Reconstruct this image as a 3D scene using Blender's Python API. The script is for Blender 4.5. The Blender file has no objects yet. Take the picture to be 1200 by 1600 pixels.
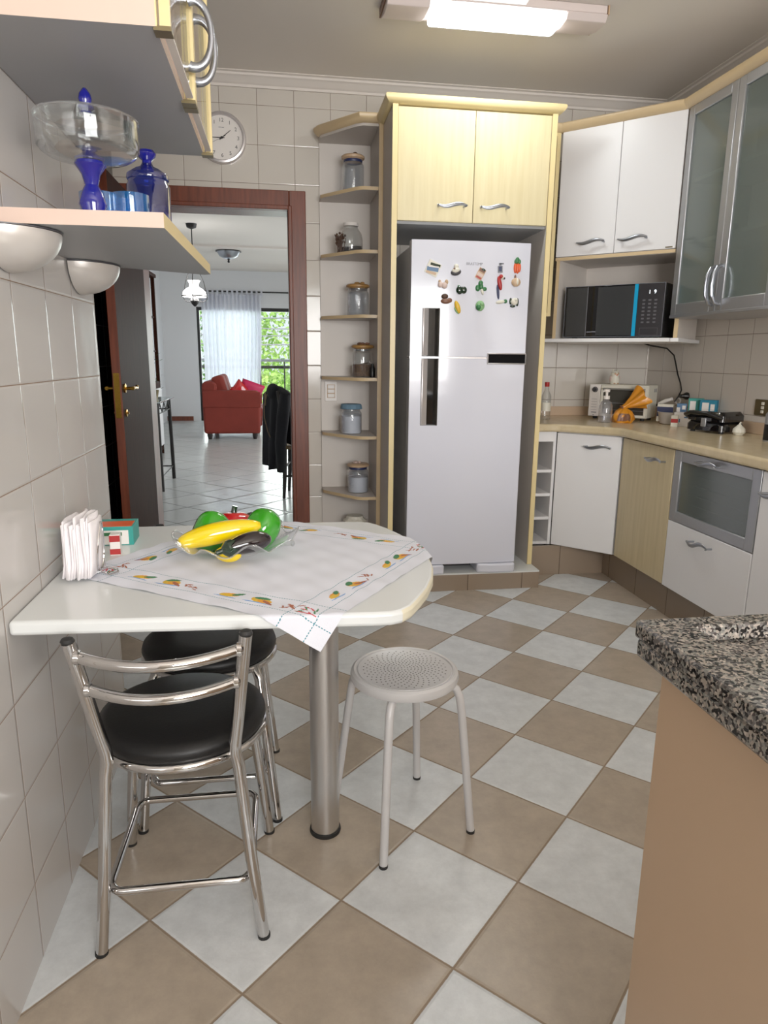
import bpy, bmesh, math, random
from mathutils import Vector, Matrix
random.seed(7)
PI = math.pi
COL = bpy.context.scene.collection

# ------------------------------------------------------------------ helpers
def lin(r, g, b, a=1.0):
    f = lambda v: (v/255/12.92) if v/255 <= .04045 else ((v/255+.055)/1.055)**2.4
    return (f(r), f(g), f(b), a)

class MB:
    """collects shapes into one mesh"""
    def __init__(s): s.bm = bmesh.new(); s.mi = 0
    def _v(s, pts): return [s.bm.verts.new(p) for p in pts]
    def _f(s, vs):
        try:
            f = s.bm.faces.new(vs); f.material_index = s.mi; return f
        except ValueError: return None
    def box(s, x0, x1, y0, y1, z0, z1):
        v = s._v([(x, y, z) for z in (z0, z1) for x, y in ((x0, y0), (x1, y0), (x1, y1), (x0, y1))])
        for q in ((3,2,1,0), (4,5,6,7), (0,1,5,4), (1,2,6,5), (2,3,7,6), (3,0,4,7)): s._f([v[i] for i in q])
        return s
    def prism(s, poly, z0, z1, axis='z'):
        P = {'z': lambda a, b, c: (a, b, c), 'x': lambda a, b, c: (c, a, b), 'y': lambda a, b, c: (a, c, b)}[axis]
        lo = s._v([P(a, b, z0) for a, b in poly]); hi = s._v([P(a, b, z1) for a, b in poly]); n = len(poly)
        s._f(lo[::-1]); s._f(hi)
        for i in range(n): s._f([lo[i], lo[(i+1) % n], hi[(i+1) % n], hi[i]])
        return s
    def tube(s, pts, r, n=10, closed=False, flat=None):
        pts = [Vector(p) for p in pts]; N = len(pts)
        rs = r if isinstance(r, (list, tuple)) else [r]*N
        tan = []
        for i in range(N):
            a = pts[(i-1) % N] if (closed or i > 0) else pts[i]
            b = pts[(i+1) % N] if (closed or i < N-1) else pts[i]
            tan.append((b-a).normalized())
        up = Vector((0, 0, 1)) if abs(tan[0].z) < .9 else Vector((0, 1, 0))
        nrm = (up - tan[0]*up.dot(tan[0])).normalized(); rings = []
        for i in range(N):
            nrm = (nrm - tan[i]*nrm.dot(tan[i])).normalized(); bi = tan[i].cross(nrm)
            fx, fy = flat if flat else (1, 1)
            rings.append(s._v([pts[i]+(nrm*math.cos(2*PI*k/n)*fx+bi*math.sin(2*PI*k/n)*fy)*rs[i] for k in range(n)]))
        for i in range(N if closed else N-1):
            A, B = rings[i], rings[(i+1) % N]
            for k in range(n): s._f([A[k], A[(k+1) % n], B[(k+1) % n], B[k]])
        if not closed: s._f(rings[0][::-1]); s._f(rings[-1])
        return s
    def lathe(s, prof, c=(0, 0, 0), n=32, mod=None, a0=0, a1=2*PI, M=None):
        full = abs(a1-a0-2*PI) < 1e-6; m = n if full else n+1; rings = []
        for j, (r, z) in enumerate(prof):
            if r < 1e-6:
                p = Vector((0, 0, z)); p = (M @ p) if M else p
                rings.append(s._v([p+Vector(c)])); continue
            L = []
            for k in range(m):
                a = a0+(a1-a0)*k/n; rr, zz = (r, z) if not mod else mod(j, a, r, z)
                p = Vector((rr*math.cos(a), rr*math.sin(a), zz)); p = (M @ p) if M else p
                L.append(p+Vector(c))
            rings.append(s._v(L))
        for A, B in zip(rings, rings[1:]):
            for k in range(m if full else m-1):
                k2 = (k+1) % m
                if len(A) == 1 and len(B) == 1: continue
                if len(A) == 1: s._f([A[0], B[k2], B[k]])
                elif len(B) == 1: s._f([A[k], A[k2], B[0]])
                else: s._f([A[k], A[k2], B[k2], B[k]])
        return s
    def ell(s, c, r, M=None, nu=20, nv=12, fn=None):
        prof = []
        for j in range(nv+1):
            t = -PI/2+PI*j/nv; prof.append((math.cos(t) if 0 < j < nv else 0, math.sin(t)))
        S = Matrix.Diagonal((r[0], r[1], r[2])); S = (M.to_3x3() @ S) if M else S
        return s.lathe(prof, c, nu, fn, M=S)
    def quad(s, a, b, c, d): s._f(s._v([a, b, c, d])); return s
    def poly(s, pts): s._f(s._v(pts)); return s

def world_loc(o):
    v = Vector((0, 0, 0))
    while o: v += o.location; o = o.parent
    return v

def ob(name, mb, mats, parent=None, W=True, bev=0, sharp=38, smooth=True, seg=2, rec=True):
    if rec: bmesh.ops.recalc_face_normals(mb.bm, faces=mb.bm.faces)
    me = bpy.data.meshes.new(name); mb.bm.to_mesh(me); mb.bm.free()
    for m in (mats if isinstance(mats, (list, tuple)) else [mats]): me.materials.append(m)
    if smooth:
        me.polygons.foreach_set('use_smooth', [True]*len(me.polygons)); me.set_sharp_from_angle(angle=math.radians(sharp))
    o = bpy.data.objects.new(name, me); COL.objects.link(o)
    if parent:
        o.parent = parent
        if W: me.transform(Matrix.Translation(-world_loc(parent)))
    if bev:
        b = o.modifiers.new('bevel', 'BEVEL'); b.width = bev; b.segments = seg; b.limit_method = 'ANGLE'; b.angle_limit = math.radians(40)
        b.harden_normals = False
    return o

def tag(o, label=None, cat=None, group=None, kind=None):
    if label: o['label'] = label
    if cat: o['category'] = cat
    if group: o['group'] = group
    if kind: o['kind'] = kind
    return o

def thing(name, label, cat, loc=(0, 0, 0), rz=0, group=None):
    o = bpy.data.objects.new(name, None); COL.objects.link(o); o.empty_display_size = .05
    o.location = loc; o.rotation_euler = (0, 0, rz)
    return tag(o, label, cat, group)

def solo(name, mb, mats, label, cat, loc=None, group=None, **k):
    """a thing that is one mesh; origin moved to its base"""
    o = ob(name, mb, mats, **k)
    if loc: o.data.transform(Matrix.Translation(-Vector(loc))); o.location = loc
    return tag(o, label, cat, group)

def struct(name, mb, mats, parent=None, **k):
    o = ob(name, mb, mats, parent, **k)
    if not parent: o['kind'] = 'structure'
    return o

def dup(root, loc, rz, label=None):
    r = root.copy(); COL.objects.link(r); r.location = loc; r.rotation_euler = (0, 0, rz)
    if label: r['label'] = label
    for ch in list(root.children):
        c = ch.copy(); COL.objects.link(c); c.parent = r
        for g in list(ch.children):
            d = g.copy(); COL.objects.link(d); d.parent = c
    return r

def text_mb(body, size, M, depth=.0004, mi=0, mb=None, align='CENTER'):
    cu = bpy.data.curves.new('lettering', 'FONT'); cu.body = body; cu.size = size; cu.align_x = align; cu.align_y = 'CENTER'
    cu.extrude = depth; cu.resolution_u = 3
    o = bpy.data.objects.new('lettering', cu); COL.objects.link(o)
    dg = bpy.context.evaluated_depsgraph_get(); me = bpy.data.meshes.new_from_object(o.evaluated_get(dg))
    bpy.data.objects.remove(o); bpy.data.curves.remove(cu)
    me.transform(M); mb = mb or MB(); n0 = len(mb.bm.faces); mb.bm.from_mesh(me); bpy.data.meshes.remove(me)
    mb.bm.faces.ensure_lookup_table()
    for f in mb.bm.faces[n0:]: f.material_index = mi
    return mb

def TR(loc, rx=0, ry=0, rz=0):
    return Matrix.Translation(loc) @ Matrix.Rotation(rz, 4, 'Z') @ Matrix.Rotation(ry, 4, 'Y') @ Matrix.Rotation(rx, 4, 'X')

# ------------------------------------------------------------------ materials
def mat(name):
    m = bpy.data.materials.new(name); m.use_nodes = True
    nt = m.node_tree; nt.nodes.clear()
    out = nt.nodes.new('ShaderNodeOutputMaterial'); return m, nt, out

def N(nt, typ, **k):
    n = nt.nodes.new(typ)
    for a, v in k.items():
        if a.startswith('i_'): n.inputs[a[2:].replace('_', ' ')].default_value = v
        elif a.startswith('n_'): n.inputs[int(a[2:])].default_value = v
        else: setattr(n, a, v)
    return n

def M_(name, col, rough=.5, metal=0, var=.0, vscale=8, bump=0, bscale=60, coat=0, emit=None, estr=0, stretch=None, col2=None, aniso=0, spec=None, trans=0, sss=0):
    m, nt, out = mat(name); L = nt.links.new
    p = N(nt, 'ShaderNodeBsdfPrincipled'); L(p.outputs[0], out.inputs[0])
    p.inputs['Base Color'].default_value = col; p.inputs['Roughness'].default_value = rough; p.inputs['Metallic'].default_value = metal
    p.inputs['Coat Weight'].default_value = coat
    p.inputs['Coat Roughness'].default_value = .06
    if spec is not None: p.inputs['Specular IOR Level'].default_value = spec
    if trans: p.inputs['Transmission Weight'].default_value = trans
    if aniso: p.inputs['Anisotropic'].default_value = aniso
    if emit: p.inputs['Emission Color'].default_value = emit; p.inputs['Emission Strength'].default_value = estr
    if var or col2 or bump:
        tc = N(nt, 'ShaderNodeTexCoord'); mp = N(nt, 'ShaderNodeMapping'); L(tc.outputs['Object'], mp.inputs[0])
        if stretch: mp.inputs['Scale'].default_value = stretch
        nz = N(nt, 'ShaderNodeTexNoise', i_Scale=vscale, i_Detail=6.0, i_Roughness=.6); L(mp.outputs[0], nz.inputs['Vector'])
        if var or col2:
            mx = N(nt, 'ShaderNodeMix', data_type='RGBA'); rp = N(nt, 'ShaderNodeMapRange', n_1=.35, n_2=.65); L(nz.outputs[0], rp.inputs[0]); L(rp.outputs[0], mx.inputs[0])
            d = col2 or tuple(c*(1-var) for c in col[:3])+(1,)
            mx.inputs[6].default_value = col; mx.inputs[7].default_value = d; L(mx.outputs[2], p.inputs['Base Color'])
        if bump:
            nb = N(nt, 'ShaderNodeTexNoise', i_Scale=bscale, i_Detail=3.0); L(tc.outputs['Object'], nb.inputs['Vector'])
            b = N(nt, 'ShaderNodeBump', i_Strength=bump, i_Distance=.002); L(nb.outputs[0], b.inputs['Height']); L(b.outputs[0], p.inputs['Normal'])
    return m

def thin_glass(name, tint, gl=.9, haze=0, hazecol=(.8, .8, .8, 1), blend=.25, rough=.02, bump=0):
    """a thin clear pane or vessel wall: tinted transparency with a Fresnel-like gloss"""
    m, nt, out = mat(name); L = nt.links.new
    tr = N(nt, 'ShaderNodeBsdfTransparent'); tr.inputs[0].default_value = tint
    g = N(nt, 'ShaderNodeBsdfGlossy', i_Roughness=rough); g.inputs[0].default_value = (gl, gl, gl, 1)
    lw = N(nt, 'ShaderNodeLayerWeight', i_Blend=blend)
    mr = N(nt, 'ShaderNodeMapRange', n_1=0.0, n_2=1.0, n_3=.05, n_4=.75); L(lw.outputs['Facing'], mr.inputs[0])
    base = tr
    if haze:
        d = N(nt, 'ShaderNodeBsdfDiffuse'); d.inputs[0].default_value = hazecol
        mh = N(nt, 'ShaderNodeMixShader', n_0=haze); L(tr.outputs[0], mh.inputs[1]); L(d.outputs[0], mh.inputs[2]); base = mh
    mx = N(nt, 'ShaderNodeMixShader'); L(mr.outputs[0], mx.inputs[0]); L(base.outputs[0], mx.inputs[1]); L(g.outputs[0], mx.inputs[2])
    if bump:
        tc = N(nt, 'ShaderNodeTexCoord'); nz = N(nt, 'ShaderNodeTexNoise', i_Scale=90.0); L(tc.outputs['Object'], nz.inputs['Vector'])
        b = N(nt, 'ShaderNodeBump', i_Strength=bump, i_Distance=.003); L(nz.outputs[0], b.inputs['Height']); L(b.outputs[0], g.inputs['Normal']); L(b.outputs[0], lw.inputs['Normal'])
    L(mx.outputs[0], out.inputs[0]); return m

def tile_wall(name, horiz, h0, v0, pw, ph, col, grout, rough=.12, var=.03, mortar=.0022):
    """square glazed tiles laid on world axes: horiz is 'X' or 'Y'"""
    m, nt, out = mat(name); L = nt.links.new
    geo = N(nt, 'ShaderNodeNewGeometry'); sp = N(nt, 'ShaderNodeSeparateXYZ'); L(geo.outputs['Position'], sp.inputs[0])
    def frac(sock, off, pitch):
        a = N(nt, 'ShaderNodeMath', operation='SUBTRACT', n_1=off); L(sock, a.inputs[0])
        b = N(nt, 'ShaderNodeMath', operation='DIVIDE', n_1=pitch); L(a.outputs[0], b.inputs[0])
        fl = N(nt, 'ShaderNodeMath', operation='FLOOR'); L(b.outputs[0], fl.inputs[0])
        fr = N(nt, 'ShaderNodeMath', operation='FRACT'); L(b.outputs[0], fr.inputs[0])
        c = N(nt, 'ShaderNodeMath', operation='SUBTRACT', n_1=.5); L(fr.outputs[0], c.inputs[0])
        d = N(nt, 'ShaderNodeMath', operation='ABSOLUTE'); L(c.outputs[0], d.inputs[0])
        e = N(nt, 'ShaderNodeMath', operation='SUBTRACT', n_0=.5); L(d.outputs[0], e.inputs[1])
        g = N(nt, 'ShaderNodeMath', operation='MULTIPLY', n_1=pitch); L(e.outputs[0], g.inputs[0])   # metres to the joint
        return g, fl
    gx, ix = frac(sp.outputs[horiz], h0, pw); gz, iz = frac(sp.outputs['Z'], v0, ph)
    mn = N(nt, 'ShaderNodeMath', operation='MINIMUM'); L(gx.outputs[0], mn.inputs[0]); L(gz.outputs[0], mn.inputs[1])
    mr = N(nt, 'ShaderNodeMapRange', n_1=mortar*.35, n_2=mortar*.75); L(mn.outputs[0], mr.inputs[0])
    edge = N(nt, 'ShaderNodeMapRange', n_1=0.0, n_2=mortar*2.2); L(mn.outputs[0], edge.inputs[0])
    cb = N(nt, 'ShaderNodeCombineXYZ'); L(ix.outputs[0], cb.inputs[0]); L(iz.outputs[0], cb.inputs[1])
    wn = N(nt, 'ShaderNodeTexWhiteNoise', noise_dimensions='3D'); L(cb.outputs[0], wn.inputs['Vector'])
    tint = N(nt, 'ShaderNodeMix', data_type='RGBA'); L(wn.outputs['Value'], tint.inputs[0])
    tint.inputs[6].default_value = col; tint.inputs[7].default_value = tuple(c*(1-var) for c in col[:3])+(1,)
    mx = N(nt, 'ShaderNodeMix', data_type='RGBA'); L(mr.outputs[0], mx.inputs[0]); mx.inputs[6].default_value = grout; L(tint.outputs[2], mx.inputs[7])
    rg = N(nt, 'ShaderNodeMapRange', n_3=.8, n_4=rough); L(mr.outputs[0], rg.inputs[0])
    p = N(nt, 'ShaderNodeBsdfPrincipled'); L(mx.outputs[2], p.inputs['Base Color']); L(rg.outputs[0], p.inputs['Roughness'])
    wv = N(nt, 'ShaderNodeTexNoise', i_Scale=7.0, i_Detail=1.0); L(geo.outputs['Position'], wv.inputs['Vector'])
    b1 = N(nt, 'ShaderNodeBump', i_Strength=.25, i_Distance=.004); L(wv.outputs[0], b1.inputs['Height'])
    b2 = N(nt, 'ShaderNodeBump', i_Strength=.6, i_Distance=.0015); L(edge.outputs[0], b2.inputs['Height']); L(b1.outputs[0], b2.inputs['Normal'])
    L(b2.outputs[0], p.inputs['Normal']); L(p.outputs[0], out.inputs[0]); return m

def floor_tiles(name, ox, oy, T, cA, cB, grout, rough=.3, mortar=.005, var=.12, ang=45):
    """square tiles set at 45 degrees; cA / cB alternate like a chessboard"""
    m, nt, out = mat(name); L = nt.links.new
    geo = N(nt, 'ShaderNodeNewGeometry')
    mp = N(nt, 'ShaderNodeMapping', vector_type='TEXTURE'); mp.inputs['Location'].default_value = (ox, oy, 0); mp.inputs['Rotation'].default_value = (0, 0, math.radians(ang)); mp.inputs['Scale'].default_value = (T, T, 1)
    L(geo.outputs['Position'], mp.inputs[0]); sp = N(nt, 'ShaderNodeSeparateXYZ'); L(mp.outputs[0], sp.inputs[0])
    def one(sock):
        fl = N(nt, 'ShaderNodeMath', operation='FLOOR'); L(sock, fl.inputs[0]); fr = N(nt, 'ShaderNodeMath', operation='FRACT'); L(sock, fr.inputs[0])
        c = N(nt, 'ShaderNodeMath', operation='SUBTRACT', n_1=.5); L(fr.outputs[0], c.inputs[0]); d = N(nt, 'ShaderNodeMath', operation='ABSOLUTE'); L(c.outputs[0], d.inputs[0])
        e = N(nt, 'ShaderNodeMath', operation='SUBTRACT', n_0=.5); L(d.outputs[0], e.inputs[1]); g = N(nt, 'ShaderNodeMath', operation='MULTIPLY', n_1=T); L(e.outputs[0], g.inputs[0]); return fl, g
    fx, gx = one(sp.outputs[0]); fy, gy = one(sp.outputs[1])
    mn = N(nt, 'ShaderNodeMath', operation='MINIMUM'); L(gx.outputs[0], mn.inputs[0]); L(gy.outputs[0], mn.inputs[1])
    wob = N(nt, 'ShaderNodeTexNoise', i_Scale=120.0, i_Detail=1.0); L(geo.outputs['Position'], wob.inputs['Vector'])
    wa = N(nt, 'ShaderNodeMath', operation='MULTIPLY_ADD', n_1=.0012, n_2=-.0006); L(wob.outputs[0], wa.inputs[0])
    ad = N(nt, 'ShaderNodeMath', operation='ADD'); L(mn.outputs[0], ad.inputs[0]); L(wa.outputs[0], ad.inputs[1])
    mr = N(nt, 'ShaderNodeMapRange', n_1=mortar*.38, n_2=mortar*.62); L(ad.outputs[0], mr.inputs[0])
    edge = N(nt, 'ShaderNodeMapRange', n_1=0.0, n_2=mortar*1.6); L(mn.outputs[0], edge.inputs[0])
    s = N(nt, 'ShaderNodeMath', operation='ADD'); L(fx.outputs[0], s.inputs[0]); L(fy.outputs[0], s.inputs[1])
    md = N(nt, 'ShaderNodeMath', operation='FLOORED_MODULO', n_1=2.0); L(s.outputs[0], md.inputs[0])
    ck = N(nt, 'ShaderNodeMix', data_type='RGBA'); L(md.outputs[0], ck.inputs[0]); ck.inputs[6].default_value = cA; ck.inputs[7].default_value = cB
    n1 = N(nt, 'ShaderNodeTexNoise', i_Scale=14.0, i_Detail=8.0, i_Roughness=.72); L(geo.outputs['Position'], n1.inputs['Vector'])
    cb = N(nt, 'ShaderNodeCombineXYZ'); L(fx.outputs[0], cb.inputs[0]); L(fy.outputs[0], cb.inputs[1])
    wn = N(nt, 'ShaderNodeTexWhiteNoise', noise_dimensions='3D'); L(cb.outputs[0], wn.inputs['Vector'])
    r1 = N(nt, 'ShaderNodeMapRange', n_1=.32, n_2=.68, n_3=1-var, n_4=1+var*.5); L(n1.outputs[0], r1.inputs[0])
    r2 = N(nt, 'ShaderNodeMapRange', n_3=.96, n_4=1.03); L(wn.outputs['Value'], r2.inputs[0])
    mm = N(nt, 'ShaderNodeMath', operation='MULTIPLY'); L(r1.outputs[0], mm.inputs[0]); L(r2.outputs[0], mm.inputs[1])
    vm = N(nt, 'ShaderNodeVectorMath', operation='SCALE'); L(ck.outputs[2], vm.inputs[0]); L(mm.outputs[0], vm.inputs['Scale'])
    mx = N(nt, 'ShaderNodeMix', data_type='RGBA'); L(mr.outputs[0], mx.inputs[0]); mx.inputs[6].default_value = grout; L(vm.outputs[0], mx.inputs[7])
    p = N(nt, 'ShaderNodeBsdfPrincipled'); L(mx.outputs[2], p.inputs['Base Color'])
    rr = N(nt, 'ShaderNodeMapRange', n_3=.85, n_4=rough); L(mr.outputs[0], rr.inputs[0]); L(rr.outputs[0], p.inputs['Roughness'])
    n2 = N(nt, 'ShaderNodeTexNoise', i_Scale=150.0, i_Detail=2.0); L(geo.outputs['Position'], n2.inputs['Vector'])
    b1 = N(nt, 'ShaderNodeBump', i_Strength=.16, i_Distance=.0015); L(n2.outputs[0], b1.inputs['Height'])
    b2 = N(nt, 'ShaderNodeBump', i_Strength=.7, i_Distance=.002); L(edge.outputs[0], b2.inputs['Height']); L(b1.outputs[0], b2.inputs['Normal']); L(b2.outputs[0], p.inputs['Normal'])
    L(p.outputs[0], out.inputs[0]); return m

def granite_mat():
    m, nt, out = mat('speckled_granite'); L = nt.links.new
    tc = N(nt, 'ShaderNodeTexCoord')
    n0 = N(nt, 'ShaderNodeTexNoise', i_Scale=40.0, i_Detail=2.0); L(tc.outputs['Object'], n0.inputs['Vector'])
    vm = N(nt, 'ShaderNodeMix', data_type='VECTOR', n_0=.012); L(tc.outputs['Object'], vm.inputs[4]); L(n0.outputs['Color'], vm.inputs[5])
    v = N(nt, 'ShaderNodeTexVoronoi', i_Scale=300.0); L(vm.outputs[1], v.inputs['Vector'])
    sep = N(nt, 'ShaderNodeSeparateColor'); L(v.outputs['Color'], sep.inputs[0])
    n1 = N(nt, 'ShaderNodeTexNoise', i_Scale=60.0, i_Detail=3.0); L(tc.outputs['Object'], n1.inputs['Vector'])
    a = N(nt, 'ShaderNodeMath', operation='MULTIPLY_ADD', n_1=.7, n_2=-.35); L(n1.outputs[0], a.inputs[0])
    b = N(nt, 'ShaderNodeMath', operation='ADD'); L(sep.outputs[0], b.inputs[0]); L(a.outputs[0], b.inputs[1])
    cr = N(nt, 'ShaderNodeValToRGB'); L(b.outputs[0], cr.inputs[0]); e = cr.color_ramp; e.interpolation = 'CONSTANT'
    e.elements[0].color = lin(22, 20, 20); e.elements[1].position = .27; e.elements[1].color = lin(84, 80, 78)
    for pos, c in ((.47, lin(112, 110, 104)), (.68, lin(136, 126, 116)), (.87, lin(156, 146, 136)), (.93, lin(58, 52, 50))):
        x = e.elements.new(pos); x.color = c
    p = N(nt, 'ShaderNodeBsdfPrincipled', i_Roughness=.17); L(cr.outputs[0], p.inputs['Base Color']); L(p.outputs[0], out.inputs[0]); return m

def foliage_mat(name, c1, c2):
    m, nt, out = mat(name); L = nt.links.new
    geo = N(nt, 'ShaderNodeNewGeometry'); mx = N(nt, 'ShaderNodeMix', data_type='RGBA'); L(geo.outputs['Random Per Island'], mx.inputs[0]); mx.inputs[6].default_value = c1; mx.inputs[7].default_value = c2
    d = N(nt, 'ShaderNodeBsdfDiffuse'); t = N(nt, 'ShaderNodeBsdfTranslucent'); L(mx.outputs[2], d.inputs[0]); L(mx.outputs[2], t.inputs[0])
    s = N(nt, 'ShaderNodeMixShader', n_0=.45); L(d.outputs[0], s.inputs[1]); L(t.outputs[0], s.inputs[2]); L(s.outputs[0], out.inputs[0]); return m

def curtain_mat():
    m, nt, out = mat('sheer_white_cloth'); L = nt.links.new
    d = N(nt, 'ShaderNodeBsdfDiffuse'); t = N(nt, 'ShaderNodeBsdfTranslucent'); tr = N(nt, 'ShaderNodeBsdfTransparent')
    d.inputs[0].default_value = (.86, .88, .95, 1); t.inputs[0].default_value = (.86, .9, .98, 1)
    s = N(nt, 'ShaderNodeMixShader', n_0=.3); L(d.outputs[0], s.inputs[1]); L(t.outputs[0], s.inputs[2])
    s2 = N(nt, 'ShaderNodeMixShader', n_0=.12); L(s.outputs[0], s2.inputs[1]); L(tr.outputs[0], s2.inputs[2]); L(s2.outputs[0], out.inputs[0]); return m

m_tileL = tile_wall('glazed_wall_tile_left', 'Y', .352, .175, .2062, .1972, lin(194, 190, 186), lin(128, 104, 84))
m_tileB = tile_wall('glazed_wall_tile_back', 'X', .218, .175, .2015, .1985, lin(210, 203, 193), lin(112, 90, 72))
m_tileR = tile_wall('glazed_wall_tile_right', 'Y', .08, .163, .2015, .1985, lin(212, 204, 194), lin(112, 92, 76))
m_tileD = tile_wall('shaded_recess_tile', 'Y', .352, .175, .2062, .1972, lin(14, 13, 14), lin(60, 56, 54), rough=.08)  # white tiles behind the door leaf; their shade is put into this dark colour
m_plinth = tile_wall('brown_plinth_tile', 'X', .28, -.13, .302, .4, lin(150, 132, 114), lin(96, 80, 66), rough=.35, var=.06, mortar=.004)
m_plinthY = tile_wall('brown_plinth_tile_side', 'Y', .0, -.13, .302, .4, lin(140, 122, 104), lin(90, 75, 62), rough=.35, var=.06, mortar=.004)
m_floor = floor_tiles('chequered_floor_tile', .837, 0, .3, lin(215, 219, 221), lin(172, 158, 141), lin(138, 121, 102), rough=.32, var=.17)
m_floorL = floor_tiles('pale_living_floor_tile', .3, 4.0, .40, lin(196, 199, 197), lin(192, 196, 194), lin(84, 84, 80), rough=.2, mortar=.010, var=.05)
m_paint = M_('white_ceiling_paint', lin(226, 220, 212), .85)
m_ceil = M_('grey_white_ceiling_paint', lin(234, 227, 218), .85)
m_plaster = M_('white_wall_paint', lin(226, 228, 230), .8)
m_cornice = M_('white_plaster_moulding', lin(228, 220, 212), .7)
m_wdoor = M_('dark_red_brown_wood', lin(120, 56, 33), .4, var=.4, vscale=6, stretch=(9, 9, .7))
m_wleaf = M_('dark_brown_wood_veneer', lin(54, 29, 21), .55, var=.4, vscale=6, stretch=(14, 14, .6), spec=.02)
m_brass = M_('brass', lin(196, 150, 62), .25, 1)
m_cream = M_('cream_wood_veneer', lin(220, 206, 164), .3, col2=lin(211, 195, 150), vscale=5, stretch=(7, 7, .45), coat=.1)
m_beige = M_('beige_wood_veneer', lin(208, 190, 150), .35, col2=lin(196, 178, 138), vscale=5, stretch=(9, 9, .5))
m_edge = M_('cream_edge_band', lin(230, 208, 150), .35)  # on the fridge tower, the lamp's brightness is put into this lighter tone
m_edge2 = M_('tan_edge_band', lin(208, 182, 140), .35)
m_peach = M_('cream_laminate', lin(216, 188, 172), .45)
m_white = M_('white_laminate', lin(232, 231, 232), .3)
m_carc = M_('pale_grey_laminate', lin(196, 188, 180), .5)
m_carcw = M_('off_white_laminate', lin(216, 208, 200), .45)
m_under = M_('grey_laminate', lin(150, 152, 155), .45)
m_tan = M_('tan_laminate', lin(176, 148, 120), .45, var=.05, vscale=2)
m_counter = M_('cream_counter_laminate', lin(206, 188, 152), .22, col2=lin(196, 177, 140), vscale=20)
m_splash = M_('beige_backsplash_strip', lin(196, 168, 140), .35)
m_alu = M_('satin_aluminium', lin(176, 178, 182), .35, .85)
m_handle = M_('satin_nickel', lin(160, 164, 172), .28, .95)
m_chrome = M_('chrome', lin(205, 203, 202), .08, 1)
m_steel = M_('brushed_steel', lin(206, 204, 203), .34, 1)
m_bolt = M_('bronze_metal', lin(120, 108, 78), .4, .8)
m_blackl = M_('black_leatherette', lin(14, 14, 15), .45, bump=.15, bscale=300, spec=.35)
m_black = M_('black_plastic', lin(14, 14, 15), .35)
m_blackg = M_('black_gloss', lin(13, 13, 15), .05, coat=.6)
m_rubber = M_('black_rubber', lin(20, 20, 20), .7)
m_stool = M_('silver_grey_paint', lin(208, 207, 208), .36, .12)
m_hole = M_('dark_hole', lin(62, 58, 56), .9)
m_fridge = M_('white_enamel', lin(221, 223, 236), .16, coat=.4)
m_fgrey = M_('grey_enamel', lin(196, 196, 198), .35, .2)
m_silver = M_('silver_trim', lin(205, 200, 200), .25, .6)
m_table = M_('white_table_laminate', lin(222, 225, 224), .22)
m_tedge = M_('beige_table_edge', lin(222, 214, 188), .35)
m_cloth = M_('white_cotton', lin(222, 224, 234), .9, bump=.25, bscale=500)
m_paper = M_('white_paper', lin(244, 238, 240), .9)
m_teal = M_('teal_card', lin(40, 148, 138), .5)
m_tealb = M_('blue_teal_card', lin(28, 120, 150), .5)
m_orange = M_('orange_plastic_film', lin(238, 152, 38), .25, trans=.2)
m_wood_orn = M_('varnished_wood', lin(186, 138, 76), .4, var=.3, vscale=20)
m_brown = M_('dark_brown', lin(70, 44, 26), .6)
m_glass = thin_glass('clear_glass', (.95, .97, .97, 1), blend=.35)
m_jar = thin_glass('bluish_jar_glass', (.87, .90, .93, 1), blend=.4, haze=.09, hazecol=lin(176, 186, 196), bump=.5)
m_jarclear = thin_glass('clear_jar_glass', (.9, .92, .92, 1), blend=.35, haze=.05)
m_cobalt = thin_glass('cobalt_glass', (.10, .18, .66, 1), blend=.35, haze=.25, hazecol=lin(16, 34, 130))
m_cobalts = M_('solid_cobalt_glass', lin(14, 18, 130), .05, coat=.8)
m_aqua = thin_glass('light_blue_glass', (.30, .66, .95, 1), blend=.35, haze=.2, hazecol=lin(40, 140, 220))
m_crystal = thin_glass('ruffled_crystal', (.93, .95, .96, 1), blend=.5, haze=.06, bump=.3)
m_frost = thin_glass('frosted_green_glass', (.70, .76, .74, 1), blend=.15, haze=.36, hazecol=lin(140, 154, 150), rough=.12, gl=.6)
m_pane = thin_glass('window_pane', (.96, .98, .97, 1), blend=.15)
m_granite = granite_mat()
m_sofa = M_('red_upholstery', lin(132, 44, 32), .85, var=.15, vscale=3, bump=.2, bscale=250)
m_pink = M_('magenta_satin', lin(206, 26, 84), .5)
m_fabblack = M_('black_wool', lin(14, 14, 20), .9)
m_rope = M_('tan_leather', lin(120, 98, 70), .6)
m_darkwood = M_('black_stained_wood', lin(34, 26, 22), .4)
m_opal = M_('lit_opal_glass', (1, 1, 1, 1), .4, emit=(1, .98, .92, 1), estr=5)
m_iron = M_('dark_iron', lin(38, 36, 36), .45, .6)
m_curt = curtain_mat()
m_plastic = M_('white_plastic', lin(238, 232, 226), .35)
m_pinkw = M_('pinkish_white_plastic', lin(228, 214, 210), .35)
m_tub = M_('milky_plastic', lin(196, 190, 184), .35)
m_salt = M_('white_flour', lin(226, 226, 232), .9)
m_nuts = M_('brown_granola', lin(120, 84, 48), .8, col2=lin(60, 40, 24), vscale=120)
m_coffee = M_('ground_coffee', lin(20, 14, 12), .9)
m_denim = M_('blue_fabric_lid', lin(96, 128, 150), .8)

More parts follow.
